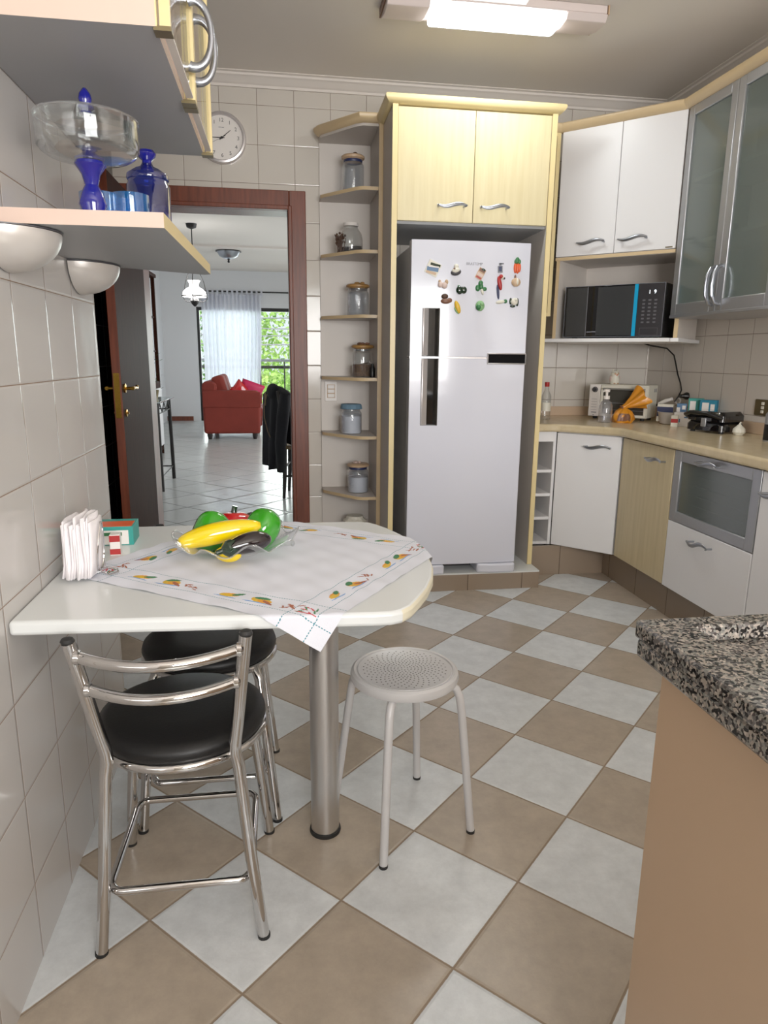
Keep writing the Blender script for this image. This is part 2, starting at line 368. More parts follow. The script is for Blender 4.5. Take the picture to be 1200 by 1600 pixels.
def gcol(name, r, g, b, rough=.4, **k): return M_(name, lin(r, g, b), rough, **k)
m_gy = gcol('yellow_gloss', 240, 206, 8, .08, coat=.7); m_gg = gcol('green_gloss', 44, 146, 20, .08, coat=.7)
m_gr = gcol('red_gloss', 204, 16, 22, .08, coat=.7); m_ga = gcol('aubergine_gloss', 22, 10, 16, .07, coat=.7); m_gd = gcol('dark_green_gloss', 12, 40, 22, .1, coat=.7)
m_red = gcol('red_paint', 170, 36, 36); m_green = gcol('green_paint', 44, 110, 60); m_lgreen = gcol('pale_green_paint', 128, 178, 120)
m_yel = gcol('yellow_paint', 222, 176, 40); m_tanp = gcol('tan_paint', 196, 164, 130); m_brn = gcol('brown_paint', 118, 78, 58); m_org = gcol('orange_paint', 224, 88, 40)
m_ivory = gcol('ivory_paint', 226, 222, 206); m_dgrey = gcol('dark_grey_paint', 70, 68, 72); m_blue = gcol('blue_paint', 70, 110, 150); m_navy = gcol('navy_paint', 34, 44, 84)
m_print = gcol('grey_print', 120, 122, 130); m_pale = gcol('pale_pink_paint', 214, 190, 180); m_stitch = gcol('teal_thread', 48, 128, 144, .8); m_thread = gcol('rust_thread', 158, 88, 60, .9)
m_othread = gcol('orange_thread', 226, 150, 50, .9); m_gthread = gcol('green_thread', 60, 120, 80, .9); m_rthread = gcol('red_thread', 196, 60, 70, .9); m_bthread = gcol('blue_thread', 120, 160, 210, .9)
m_cyan = gcol('cyan_band', 24, 150, 200, .2); m_lcd = M_('lit_display', (1, 1, 1, 1), .4, emit=(.8, .9, 1, 1), estr=1.5)
m_tube = M_('lit_fluorescent_cover', (1, 1, 1, 1), .3, emit=(.97, 1, 1, 1), estr=5)

# ------------------------------------------------------------------ the setting
K = 2.70
struct('floor', MB().box(-.6, 3.0, -2.8, 3.16, -.06, 0), m_floor, smooth=False)
struct('ceiling', MB().box(-.6, 3.0, -2.8, 3.16, K, K+.08), m_ceil, smooth=False)
struct('wall_left', MB().box(-.36, 0, -2.8, .98, 0, K), m_tileL, smooth=False)
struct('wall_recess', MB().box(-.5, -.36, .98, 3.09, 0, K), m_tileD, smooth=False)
b = MB(); b.box(-.5, -.255, 3.08, 3.16, 0, K).box(.605, 3.0, 3.08, 3.16, 0, K).box(-.255, .605, 3.08, 3.16, 2.045, K)
struct('wall_back', b, m_tileB, smooth=False)
struct('wall_right', MB().box(2.85, 3.0, -2.8, 3.08, 0, K), m_tileR, smooth=False)
b = MB(); b.box(0, 2.85, -2.8, -2.7, 0, .95).box(0, 2.85, -2.8, -2.7, 2.2, K).box(0, .5, -2.8, -2.7, .95, 2.2).box(2.3, 2.85, -2.8, -2.7, .95, 2.2)
struct('wall_front', b, m_tileB, smooth=False)
b = MB()
for x0, x1 in ((.5, .54), (1.38, 1.42), (2.26, 2.3)): b.box(x0, x1, -2.77, -2.73, .95, 2.2)
for z0, z1 in ((.95, .99), (2.16, 2.2)): b.box(.54, 2.26, -2.77, -2.73, z0, z1)
w = struct('window_1', b, m_alu, smooth=False)
struct('window_pane', MB().box(.54, 2.26, -2.753, -2.749, .99, 2.16), m_pane, w)
# plaster cornice, swept as a stepped profile along each wall
def cornice(name, a, bb, nrm):
    prof = [(0, K-.062), (.012, K-.062), (.014, K-.05), (.028, K-.044), (.04, K-.026), (.058, K-.018), (.06, K-.008), (.075, K-.004), (.075, K), (0, K)]
    m = MB(); A = [m.bm.verts.new((a[0]+nrm[0]*d, a[1]+nrm[1]*d, z)) for d, z in prof]; B = [m.bm.verts.new((bb[0]+nrm[0]*d, bb[1]+nrm[1]*d, z)) for d, z in prof]
    n = len(prof)
    for i in range(n): m._f([A[i], A[(i+1) % n], B[(i+1) % n], B[i]])
    m._f(A); m._f(B[::-1]); struct(name, m, m_cornice)
cornice('trim_1', (-.36, 3.08), (2.85, 3.08), (0, -1))
cornice('trim_2', (2.85, 3.08), (2.85, -2.7), (-1, 0))
cornice('trim_3', (0, .98), (0, -2.7), (1, 0))
# door: frame, open leaf
b = MB()
b.box(-.345, -.245, 3.05, 3.08, 0, 2.125).box(.585, .678, 3.05, 3.08, 0, 2.125).box(-.245, .585, 3.05, 3.08, 2.032, 2.125)
b.box(-.258, -.238, 3.04, 3.075, 0, 2.045).box(.578, .6, 3.04, 3.075, 0, 2.045).box(-.24, .58, 3.04, 3.075, 2.022, 2.046)
d = struct('door_1', b, m_wdoor, bev=.004)
struct('door_jamb', MB().box(-.256, -.232, 3.08, 3.26, 0, 2.045).box(.575, .604, 3.08, 3.26, 0, 2.045).box(-.232, .575, 3.08, 3.26, 2.022, 2.045), m_wdoor, d)
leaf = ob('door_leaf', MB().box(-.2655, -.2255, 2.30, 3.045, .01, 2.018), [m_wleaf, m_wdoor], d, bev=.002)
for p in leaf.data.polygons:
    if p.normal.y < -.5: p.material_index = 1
ob('lock_plate', MB().box(-.259, -.233, 2.2965, 2.2998, .925, 1.135), m_brass, leaf)
b = MB()
for s, x in ((1, -.2255), (-1, -.2655)):
    b.lathe([(.0, 0), (.022, 0), (.022, .006), (.008, .01), (.008, .04), (0, .04)], (x, 2.36, 1.062), 16, M=Matrix.Rotation(s*PI/2, 3, 'Y'))
    b.tube([(x+s*.04, 2.352, 1.062), (x+s*.042, 2.40, 1.064), (x+s*.04, 2.45, 1.058), (x+s*.036, 2.475, 1.066)], [.009, .008, .007, .009], 10)
    b.lathe([(.0, 0), (.018, 0), (.018, .005), (.006, .008), (.006, .014), (0, .014)], (x, 2.36, .945), 16, M=Matrix.Rotation(s*PI/2, 3, 'Y'))
ob('door_handle', b, m_brass, leaf)

# ------------------------------------------------------------------ shared cabinet pieces (local frame: x along the front, y into the depth, front at y = 0)
def handle(x, z, w=.152, amp=.007, y=0, vert=False):
    m = MB(); n = 18; pts = []; rs = []
    for i in range(n+1):
        t = i/n; u = -w/2+w*t
        pts.append((x+u, y-.030-.006*math.sin(PI*t), z-amp*math.sin(2*PI*t)+.002)); rs.append(.0028+.0056*math.sin(PI*t)**.8)
    m.tube(pts, rs, 10, flat=(1.15, .6))
    for s in (-1, 1): m.tube([(x+s*(w/2-.012), y, z), (x+s*(w/2-.012), y-.026, z), (x+s*(w/2-.004), y-.032, z)], .0048, 10)
    return m

def rpts(cx, cy, w, h, r, n=5):
    out = []
    for sx, sy, a0 in ((1, 1, 0), (-1, 1, 90), (-1, -1, 180), (1, -1, 270)):
        for i in range(n+1):
            a = math.radians(a0+90*i/n); out.append((cx+sx*(w/2-r)+r*math.cos(a), cy+sy*(h/2-r)+r*math.sin(a)))
    return out
# ------------------------------------------------------------------ fridge tower
t = thing('tall_cabinet', 'tall cream wood cabinet surround with two upper doors built around the white fridge', 'cabinet', (1.47, 2.75, .098))
ob('side_panel', MB().box(1.067, 1.091, 2.40, 3.075, .098, 2.385), [m_carc], t)
ob('side_panel', MB().box(1.857, 1.88, 2.40, 3.075, .098, 2.385), [m_carcw], t)
for x0, x1 in ((1.066, 1.092), (1.856, 1.881)): ob('edge_band', MB().box(x0, x1, 2.394, 2.402, .1, 2.385), m_edge, t)
ob('carcass', MB().box(1.091, 1.857, 2.425, 3.075, 1.862, 2.38), m_under, t)
for x0, x1, hx in ((1.094, 1.4715, 1.362), (1.4745, 1.854, 1.577)):
    dd = ob('door', MB().box(x0, x1, 2.402, 2.424, 1.874, 2.378), m_cream, t, bev=.002)
    h = handle(hx, 1.945, y=2.402); ob('handle', h, m_handle, dd)
def crown(poly, z, name, par, W=True, mt=None):
    """a rounded cornice strip following an open polyline; the wall side is to the left"""
    m = MB(); prof = [(0, -.022), (.01, -.018), (.022, -.008), (.03, .004), (.03, .014), (.024, .02), (-.09, .02), (-.09, -.02)]
    P = [Vector((p[0], p[1])) for p in poly]; rings = []
    for i, p in enumerate(P):
        ds = []
        if i > 0: ds.append((P[i]-P[i-1]).normalized())
        if i < len(P)-1: ds.append((P[i+1]-P[i]).normalized())
        ns = [Vector((d.y, -d.x)) for d in ds]; n = sum(ns, Vector((0, 0))).normalized(); n /= max(.4, n.dot(ns[0]))
        rings.append([m.bm.verts.new((p.x+n.x*a, p.y+n.y*a, z+c)) for a, c in prof])
    k = len(prof)
    for A, B in zip(rings, rings[1:]):
        for j in range(k): m._f([A[j], A[(j+1) % k], B[(j+1) % k], B[j]])
    m._f(rings[0][::-1]); m._f(rings[-1]); return ob(name, m, mt or m_edge2, par, W=W)
crown([(1.06, 2.74), (1.06, 2.402), (1.887, 2.402), (1.887, 2.70)], 2.405, 'crown_moulding', t, mt=m_edge)

# plinth under the fridge, tiled
struct('trim_plinth', MB().box(1.02, 1.886, 2.286, 3.078, 0, .09), m_plinth, smooth=False)
struct('trim_plinth_top', MB().box(1.02, 1.886, 2.284, 3.078, .09, .098), m_table, smooth=False)

# ------------------------------------------------------------------ open corner shelves with jars
t = thing('open_shelf_unit', 'narrow open shelf column of cream shelves with jars beside the fridge cabinet', 'shelf unit', (.92, 2.95, 0))
ob('back_panel', MB().box(.757, 1.06, 3.066, 3.078, .02, 2.40), m_carcw, t)
ob('side_panel', MB().box(1.046, 1.066, 2.705, 3.066, .02, 2.40), m_carc, t)
ob('edge_band', MB().box(1.045, 1.0665, 2.699, 2.706, .02, 2.40), m_edge2, t)
SP = [(.757, 3.066), (.757, 2.975), (.775, 2.945), (.93, 2.745), (.965, 2.722), (1.046, 2.722), (1.046, 3.066)]
SZ = [2.092, 1.779, 1.446, 1.108, .783, .434, .10]
for z in SZ: ob('shelf', MB().prism(SP, z-.018, z), m_carc, t, bev=.003)
for z in SZ: ob('edge_band', MB().prism([(.756, 2.974), (.773, 2.943), (.929, 2.742), (.964, 2.719), (1.046, 2.719), (1.046, 2.722), (.965, 2.722), (.93, 2.745), (.775, 2.945), (.757, 2.975)], z-.0175, z-.0005), m_edge2, t)
ob('top_board', MB().prism(SP, 2.38, 2.40), m_carc, t)
crown([(.75, 3.0), (.765, 2.955), (.955, 2.715), (1.06, 2.715)], 2.415, 'crown_moulding', t)

def jar(x, y, z, r, h, label, lidm, glass=m_jar, fill=None, fm=None, orn=None, ornm=None, kind='wood', rz=0):
    t = thing('storage_jar', label, 'jar', (x, y, z), rz, 'glass jars on the open shelves')
    hb = h*.80; m = MB()
    if kind == 'round': prof = [(0, 0), (r*.95, 0), (r, .008), (r, hb*.55), (r*.92, hb*.75), (r*.62, hb*.95), (r*.58, hb), (r*.58, hb*1.06)]
    else: prof = [(0, 0), (r*.92, 0), (r, .01), (r, hb*.8), (r*.96, hb*.87), (r*.84, hb*.92), (r*.84, hb*1.0)]
    m.lathe(prof, n=32); ob('glass_body', m, glass, t, W=False)
    if fill:
        ff = hb*fill; q = MB(); q.lathe([(0, .004), (r*.93, .004), (r*.94, .012), (r*.94, ff)], n=28)
        q.lathe([(r*.94, ff), (r*.5, ff+.004), (0, ff+.006)], n=28, mod=lambda j, a, R, Z: (R, Z+(.008*math.cos(a) if j < 2 else 0))); ob('contents', q, fm, t, W=False)
    m = MB()
    if kind == 'wood':
        m.lathe([(0, hb*.99), (r*.80, hb*.99), (r*.86, hb*1.02), (r*1.06, hb*1.05), (r*1.08, hb*1.11), (r*.95, hb*1.15), (0, hb*1.16)], n=28)
    elif kind == 'fabric':
        m.lathe([(0, hb*1.2), (r*.9, hb*1.2), (r*.98, hb*1.16), (r*1.04, hb*1.02), (r*.98, hb*1.0), (0, hb*1.0)], n=40, mod=lambda j, a, R, Z: (R*(1+.03*math.sin(a*14)), Z))
    elif kind == 'frill':
        m.lathe([(0, hb*1.15), (r*.8, hb*1.15), (r*.86, hb*1.06), (r*1.12, hb*.98), (r*1.1, hb*.96), (r*.84, hb*1.03)], n=48, mod=lambda j, a, R, Z: (R*(1+(.05*math.sin(a*12) if j in (3, 4) else 0)), Z))
    else:
        m.lathe([(0, hb*1.16), (r*.62, hb*1.16), (r*.64, hb*1.14), (r*.64, hb*1.04), (r*.58, hb*1.04)], n=28)
    ld = ob('lid', m, lidm, t, W=False)
    if kind == 'wood' or orn:
        m = MB(); m.lathe([(r*.845, hb*.93), (r*.87, hb*.95), (r*.87, hb*1.0), (r*.845, hb*1.02)], n=28); ob('neck_band', m, m_navy if lidm is not m_wood_orn else m_jar, t, W=False)
    if orn:
        m = MB(); rr = random.Random(int(x*1000+z*100))
        for i in range(orn):
            a = rr.uniform(0, 2*PI); q = rr.uniform(0, r*.6)
            m.ell((q*math.cos(a), q*math.sin(a), hb*1.17+.003), (r*.24, r*.16, r*.13), Matrix.Rotation(rr.uniform(0, 3), 3, 'Z'), 10, 6)
        ob('ornament', m, ornm, ld, W=False)
    return t
jar(.930, 2.90, SZ[0], .059, .205, 'bluish glass jar with cream lid on the topmost open shelf', m_tanp, orn=5, ornm=m_brown)
jar(.918, 2.90, SZ[1], .066, .172, 'clear rounded jar with white cap holding black grounds, second shelf from top', m_plastic, m_jarclear, .22, m_coffee, kind='round')
jar(.958, 2.90, SZ[2], .062, .186, 'bluish glass jar with carved orange brown wooden lid on the third shelf', m_wood_orn, orn=6, ornm=m_wood_orn)
jar(.985, 2.89, SZ[3], .060, .196, 'glass jar half filled with brown granola under an ochre lid', m_wood_orn, m_jarclear, .45, m_nuts, orn=6, ornm=m_brn)
jar(.920, 2.89, SZ[4], .061, .178, 'blue tinted jar of white flour with blue fabric lid', m_denim, m_jar, .72, m_salt, kind='fabric')
jar(.960, 2.89, SZ[5], .062, .186, 'jar of white powder with pale wooden lid on the second shelf from the bottom', m_tanp, m_jar, .62, m_salt, orn=4, ornm=m_pale)
jar(.942, 2.89, SZ[6], .062, .205, 'jar with frilled white cloth lid on the lowest open shelf', m_ivory, m_jarclear, .8, m_salt, kind='frill')
m = MB(); rr = random.Random(4)
for i in range(26):
    a = rr.uniform(0, 2*PI); q = rr.uniform(0, .018); p = Vector((.855+q*math.cos(a), 2.86+q*math.sin(a), SZ[1]))
    m.tube([p, p+Vector((rr.uniform(-.012, .012), rr.uniform(-.01, .01), rr.uniform(.03, .05))), p+Vector((rr.uniform(-.025, .02), rr.uniform(-.01, .01), rr.uniform(.06, .1)))], .0022, 5)
    m.ell(p+Vector((rr.uniform(-.022, .018), rr.uniform(-.012, .012), rr.uniform(.04, .1))), (.006, .006, .007), None, 7, 5)
solo('dried_seed_sprig', m, m_brown, 'small bunch of brown dried seed heads leaning beside the clear rounded jar', 'dried plant', (.855, 2.86, SZ[1]))
m = MB(); m.lathe([(0, 0), (.014, 0), (.015, .004), (.015, .05), (.008, .062), (.008, .075), (0, .075)], (1.03, 2.80, SZ[3]), 16)
solo('spice_bottle', m, m_black, 'tiny dark bottle on the shelf to the right of the granola jar', 'bottle', (1.03, 2.80, SZ[3]))

# plates on the wall and back panel
def plate(name, label, cat, loc, rz, w, h, pm, mods, mm):
    t = thing(name, label, cat, loc, rz)
    ob('cover', MB().prism(rpts(0, 0, w, h, .006), -.008, 0, 'y'), pm, t, W=False, bev=.002)
    for (x, z, a, c_, nm) in mods: ob(nm, MB().box(x-a/2, x+a/2, -.011, -.007, z-c_/2, z+c_/2), mm, t, W=False, bev=.0015)
    return t
pl = plate('light_switch', 'white plate with three rocker switches at the left edge of the open shelves', 'light switch', (.815, 3.066, 1.018), 0, .072, .118, m_plastic, [], m_plastic)
ob('surround', MB().box(-.024, .024, -.0105, -.007, -.040, .040), m_tanp, pl, W=False)
for z in (.026, 0, -.026): ob('rocker', MB().box(-.02, .02, -.014, -.009, z-.0105, z+.0105), m_plastic, pl, W=False, bev=.002)
pl = plate('power_outlet', 'cream outlet plate on dark wall tiles left of the fridge', 'outlet', (1.24, 3.08, 1.02), 0, .075, .122, m_pinkw, [], m_pinkw)
ob('socket', MB().box(-.018, .018, -.0105, -.007, -.018, .016), m_dgrey, pl, W=False, bev=.002)
pl = plate('power_outlet', 'bronze outlet plate on the right wall above the counter', 'outlet', (2.85, 1.95, 1.0), -PI/2, .115, .078, m_bolt, [], m_bolt)
for z in (-.02, 0, .02): ob('socket', MB().box(-.008, .012, -.0105, -.007, z-.007, z+.007), m_ivory, pl, W=False, bev=.002)

# wall clock
t = thing('wall_clock', 'round wall clock with silver rim on the tiles above the doorway', 'clock', (.228, 3.08, 2.378))
RX = Matrix.Rotation(PI/2, 3, 'X')
ob('rim', MB().lathe([(.112, .02), (.113, .034), (.118, .04), (.127, .038), (.131, .028), (.131, 0), (0, 0)], n=56, M=RX), m_silver, t, W=False)
fc = ob('dial', MB().lathe([(.1125, .0), (.1125, .02), (0, .02)], n=48, M=RX), m_plastic, t, W=False)
mb = None
for i in range(1, 13):
    a = PI/2-i*PI/6
    mb = text_mb(str(i), .027, TR((.088*math.cos(a), -.0205, .088*math.sin(a)), PI/2), mb=mb)
ob('numerals', mb, m_black, fc, W=False, smooth=False, rec=False)
ob('lettering', MB().box(-.015, -.001, -.0206, -.0199, .051, .054).box(.001, .014, -.0206, -.0199, .050, .053), m_print, fc, W=False, smooth=False, rec=False)
def hand(name, ang, l, w, y, tail=.015):
    a = PI/2-math.radians(ang); d = Vector((math.cos(a), 0, math.sin(a))); n = Vector((-d.z, 0, d.x)); m = MB(); p0 = -d*tail; p1 = d*l
    vs = [p0-n*w, p0+n*w, p1+n*w*.5, p1-n*w*.5]
    lo = m._v([v+Vector((0, y, 0)) for v in vs]); hi = m._v([v+Vector((0, y-.001, 0)) for v in vs]); m._f(lo); m._f(hi[::-1])
    for i in range(4): m._f([lo[i], lo[(i+1) % 4], hi[(i+1) % 4], hi[i]])
    ob(name, m, m_black, t, W=False, smooth=False)
hand('hour_hand', 51, .062, .0028, -.0225); hand('minute_hand', 270, .085, .0022, -.0245); hand('second_hand', 243, .09, .0008, -.0265, .025)
ob('hub', MB().lathe([(.006, 0.02), (.006, .029), (0, .029)], n=16, M=RX), m_black, t, W=False)

# ------------------------------------------------------------------ fridge
def fy(x): return 2.300-.013*(1-((x-1.448)/.297)**2)
t = thing('refrigerator', 'tall white two door refrigerator with dark side handle and magnets', 'refrigerator', (1.45, 2.65, .098))
XL, XR = 1.151, 1.745
ob('cabinet_body', MB().box(XL+.006, XR-.006, 2.366, 3.0, .135, 1.755), m_fgrey, t, bev=.006)
def fdoor(name, z0, z1, hz0, hz1, par):
    xs = [XL+(XR-XL)*i/24 for i in range(25)]
    def slab(x0, x1, za, zb):
        X = [x0]+[x for x in xs if x0 < x < x1]+[x1]
        return [(x, fy(x)) for x in X]+[(x1, 2.362), (x0, 2.362)]
    m = MB(); a, c = 1.209, 1.296
    m.prism(slab(XL, a, z0, z1), z0, z1); m.prism(slab(c, XR, z0, z1), z0, z1)
    if hz0 > z0: m.prism(slab(a, c, z0, hz0), z0, hz0)
    if hz1 < z1: m.prism(slab(a, c, hz1, z1), hz1, z1)
    m.box(a, c, 2.345, 2.362, max(z0, hz0), min(z1, hz1))
    bmesh.ops.remove_doubles(m.bm, verts=m.bm.verts, dist=.0002)
    d = ob(name, m, m_fridge, par, sharp=30)
    return d
u = fdoor('freezer_door', 1.228, 1.772, 1.228, 1.458, t); l = fdoor('fridge_door', .15, 1.217, .885, 1.217, t)
for d, z0, z1 in ((u, 1.229, 1.458), (l, .885, 1.216)):
    ob('handle_recess', MB().box(1.243, 1.2955, 2.335, 2.3455, z0, z1).box(1.290, 1.2958, 2.296, 2.34, z0, z1), m_blackg, d)
    ob('handle_grip', MB().prism([(1.2085, 2.291), (1.2155, 2.288), (1.243, 2.302), (1.243, 2.345), (1.2085, 2.345)], z0+.001, z1-.001), m_silver, d, bev=.003)
def frame_y(x0, x1, z0, z1, w, y0, y1, mi=0):
    m = MB(); m.mi = mi
    m.box(x0, x1, y0, y1, z0, z0+w).box(x0, x1, y0, y1, z1-w, z1).box(x0, x0+w, y0, y1, z0+w, z1-w).box(x1-w, x1, y0, y1, z0+w, z1-w); return m
m = frame_y(1.5415, 1.744, 1.192, 1.247, .006, 2.276, 2.33); cp = ob('control_panel', m, m_silver, t, bev=.003)
ob('display', MB().box(1.547, 1.738, 2.280, 2.33, 1.198, 1.241), M_('matt_black_panel', lin(12, 12, 14), .6, spec=.05), cp)
ob('seam_trim', MB().box(XL-.003, 1.541, 2.292, 2.36, 1.218, 1.2265), m_silver, t)
ob('brand_lettering', text_mb('BRASTEMP', .0175, TR((1.459, fy(1.459)-.0003, 1.667), PI/2)), m_print, u, smooth=False, rec=False)
ob('foot_cover', MB().box(1.152, 1.352, 2.272, 2.5, .098, .147), m_fridge, t, bev=.008)
ob('foot_cover', MB().prism([(1.535, 2.285), (1.60, 2.268), (1.72, 2.268), (1.744, 2.28), (1.744, 2.5), (1.535, 2.5)], .098, .147), m_fridge, t, bev=.008)
ob('base_gap', MB().box(1.352, 1.535, 2.42, 2.5, .0985, .14), m_dgrey, t)  # dark box stands in for shade in the gap between the foot covers

# magnets: (name, label, x, z, builder) - each its own thing, set on the door face
def mag(name, label, x, z, pieces, mats, rot=0):
    m = MB(); R = Matrix.Rotation(-rot, 3, 'Y')
    for p in pieces:
        m.mi = p[0]
        if p[1] == 'e':
            _, _, cx, cz, rx, rz, *k = p; ry = k[0] if k else .006; q = k[1] if len(k) > 1 else 0
            m.ell(R @ Vector((cx, -ry*.6, cz)), (rx, ry, rz), R @ Matrix.Rotation(-q, 3, 'Y'), 12, 8)
        else:
            _, _, cx, cz, w, h, *k = p; q = Matrix.Rotation(-(k[0] if k else 0), 3, 'Y'); th = k[1] if len(k) > 1 else .004; y1 = k[2] if len(k) > 2 else 0
            n0 = len(m.bm.verts); m.box(-w/2, w/2, y1-th, y1, -h/2, h/2); m.bm.verts.ensure_lookup_table()
            for v in m.bm.verts[n0:]: v.co = R @ (q @ v.co+Vector((cx, 0, cz)))
    o = ob(name, m, mats, None, W=False); o.location = (x, fy(x)+.0004, z)
    tag(o, label, 'magnet', 'magnets on the freezer door')
mag('picture_magnet', 'square photo magnet of water and hills at the upper left of the freezer door', 1.255, 1.642,
    [(0, 'b', 0, 0, .064, .064, 0, .004), (1, 'b', 0, -.004, .058, .02, .3, .001, -.004), (2, 'b', .004, .019, .05, .012, .2, .001, -.004), (3, 'b', 0, -.022, .05, .012, .2, .001, -.004), (4, 'b', 0, .008, .05, .006, .35, .0014, -.004)], [m_ivory, m_blue, m_gd, m_tanp, m_plastic], math.radians(-25))
mag('bowl_magnet', 'small dark bowl shaped magnet with white filling on the freezer door', 1.366, 1.634, [(0, 'e', 0, -.008, .026, .016, .01), (1, 'e', 0, 0, .021, .014, .012), (1, 'e', .006, .018, .012, .012, .008), (2, 'e', -.006, .008, .007, .006, .012)], [m_dgrey, m_ivory, m_brn], .2)
mag('card_magnet', 'tilted printed card magnet just below the fridge lettering', 1.491, 1.622, [(0, 'b', 0, 0, .036, .054, 0, .003), (1, 'b', 0, .017, .03, .014, 0, .001, -.003), (2, 'b', 0, -.004, .03, .014, 0, .001, -.003), (3, 'b', 0, -.019, .028, .008, 0, .001, -.003), (4, 'e', .004, .024, .012, .006, .004)], [m_tanp, m_brn, m_pale, m_red, m_gd], math.radians(-28))
mag('bottle_magnet', 'little dark and white bottle magnet above the parrot magnet', 1.590, 1.652, [(0, 'b', 0, -.006, .024, .032), (1, 'b', 0, -.004, .014, .022, 0, .002, -.004), (0, 'b', 0, .017, .012, .012), (0, 'b', .008, .02, .02, .006)], [m_print, m_navy, m_ivory], .05)
mag('carrot_magnet', 'orange carrot bunch magnet with green tops at the upper right', 1.677, 1.662, [(0, 'e', -.009, -.006, .009, .026), (0, 'e', .003, -.008, .009, .026), (0, 'e', .012, -.005, .008, .022), (1, 'e', 0, .028, .011, .016), (1, 'e', -.008, .022, .008, .012), (1, 'e', .01, .022, .008, .012)], [m_org, m_green])
mag('garlic_magnet', 'pale pink garlic bulb cluster magnet on the left of the freezer door', 1.307, 1.570, [(0, 'e', -.014, -.002, .013, .014, .008), (0, 'e', .006, -.006, .015, .015, .009), (1, 'e', .016, .01, .009, .012, .007), (1, 'e', -.018, .012, .007, .008)], [m_pale, m_tanp])
mag('pepper_magnet', 'dark green bell pepper magnet on the freezer door', 1.398, 1.545, [(0, 'e', -.01, 0, .017, .02, .01), (0, 'e', .011, -.002, .016, .018, .01), (1, 'e', -.012, .018, .006, .006)], [m_gd, m_green], .15)
mag('broccoli_magnet', 'green leafy vegetable magnet with white stalk in the middle of the freezer door', 1.497, 1.556, [(0, 'e', -.003, .022, .012, .014), (0, 'e', -.017, .0, .012, .016), (0, 'e', .016, -.004, .013, .01), (1, 'e', .006, -.016, .007, .018, .006, .3), (0, 'e', 0, .006, .011, .014)], [m_green, m_ivory])
mag('parrot_magnet', 'long red parrot magnet with dark tail on the freezer door', 1.590, 1.575, [(0, 'e', 0, .006, .011, .034, .008, .25), (1, 'e', -.006, -.035, .007, .036, .005, .12), (2, 'e', .013, .034, .009, .011), (3, 'e', .022, .03, .006, .006), (0, 'e', .006, .038, .010, .010, .008)], [m_red, m_navy, m_ivory, m_dgrey])
mag('onion_magnet', 'round tan onion magnet below the carrot bunch', 1.674, 1.592, [(0, 'e', 0, -.004, .024, .021, .011), (1, 'e', -.004, .02, .005, .012), (2, 'e', .004, -.002, .010, .018, .0125)], [m_tanp, m_brn, m_ivory])
mag('potato_magnet', 'brown potatoes magnet above the fridge handle', 1.326, 1.499, [(0, 'e', -.004, -.008, .026, .013, .01), (1, 'e', -.01, .014, .017, .013, .009), (0, 'e', .014, -.004, .014, .012)], [m_brn, m_brown])
mag('corn_magnet', 'yellow ear of corn magnet on the freezer door', 1.381, 1.464, [(0, 'e', 0, 0, .013, .032, .009), (1, 'e', -.008, -.014, .008, .02, .006, .3)], [m_yel, m_lgreen], .35)
mag('cabbage_magnet', 'pale green cabbage magnet on the freezer door', 1.494, 1.472, [(0, 'e', 0, 0, .023, .025, .012), (1, 'e', -.008, -.006, .014, .016, .014), (0, 'e', .006, .008, .012, .011, .016)], [m_lgreen, m_green])
mag('radish_magnet', 'white radish magnet with green tip lying on its side', 1.604, 1.493, [(0, 'e', -.006, 0, .024, .009, .008, .15), (1, 'e', .02, .004, .01, .010)], [m_ivory, m_green])
mag('cauliflower_magnet', 'white cauliflower magnet with dark leaves at the right of the freezer door', 1.670, 1.494, [(0, 'e', 0, .002, .018, .018, .011), (1, 'e', -.018, .004, .007, .017), (1, 'e', .017, .0, .007, .02), (1, 'e', -.006, -.019, .014, .007), (0, 'e', .006, .01, .01, .01, .014)], [m_ivory, m_gd])

# ------------------------------------------------------------------ upper right units
R45 = -PI/4
t = thing('wall_cabinet', 'white two door corner wall cabinet with open niche holding the black microwave', 'cabinet', (2.03, 2.70, 1.31), R45)
z0 = 1.31
ob('carcass', MB().box(.0, .638, .02, .42, 1.748-z0, 2.40-z0), m_carcw, t, W=False)
for a, c_, hx in ((.004, .3215, .205), (.3245, .634, .425)):
    dd = ob('door', MB().box(a, c_, 0, .02, 1.768-z0, 2.398-z0), m_white, t, W=False, bev=.002); ob('handle', handle(hx, 1.828-z0), m_handle, dd, W=False)
ob('maker_badge', MB().box(.585, .62, -.001, 0, 1.772-z0, 1.778-z0), m_bolt, t, W=False)
for a, c_, y0 in ((.012, .03, 0), (.657, .677, .032)):
    ob('side_panel', MB().box(a, c_, y0+.003, .42, 1.332-z0, 1.75-z0), m_carcw, t, W=False); ob('edge_band', MB().box(a, c_, y0, y0+.003, 1.332-z0, 1.75-z0), m_edge2, t, W=False)
ob('back_panel', MB().box(.03, .657, .41, .42, 1.332-z0, 1.75-z0), m_carcw, t, W=False)
ob('rail', MB().box(.004, .636, 0, .004, 1.748-z0, 1.764-z0), m_edge2, t, W=False)
ob('microwave_shelf', MB().box(-.012, .66, -.05, .42, 1.312-z0, 1.332-z0).box(.66, .70, -.03, .42, 1.312-z0, 1.332-z0), m_white, t, W=False, bev=.003)
crown([(-.01, .0), (.648, .0)], 2.418-z0, 'crown_moulding', t, W=False)

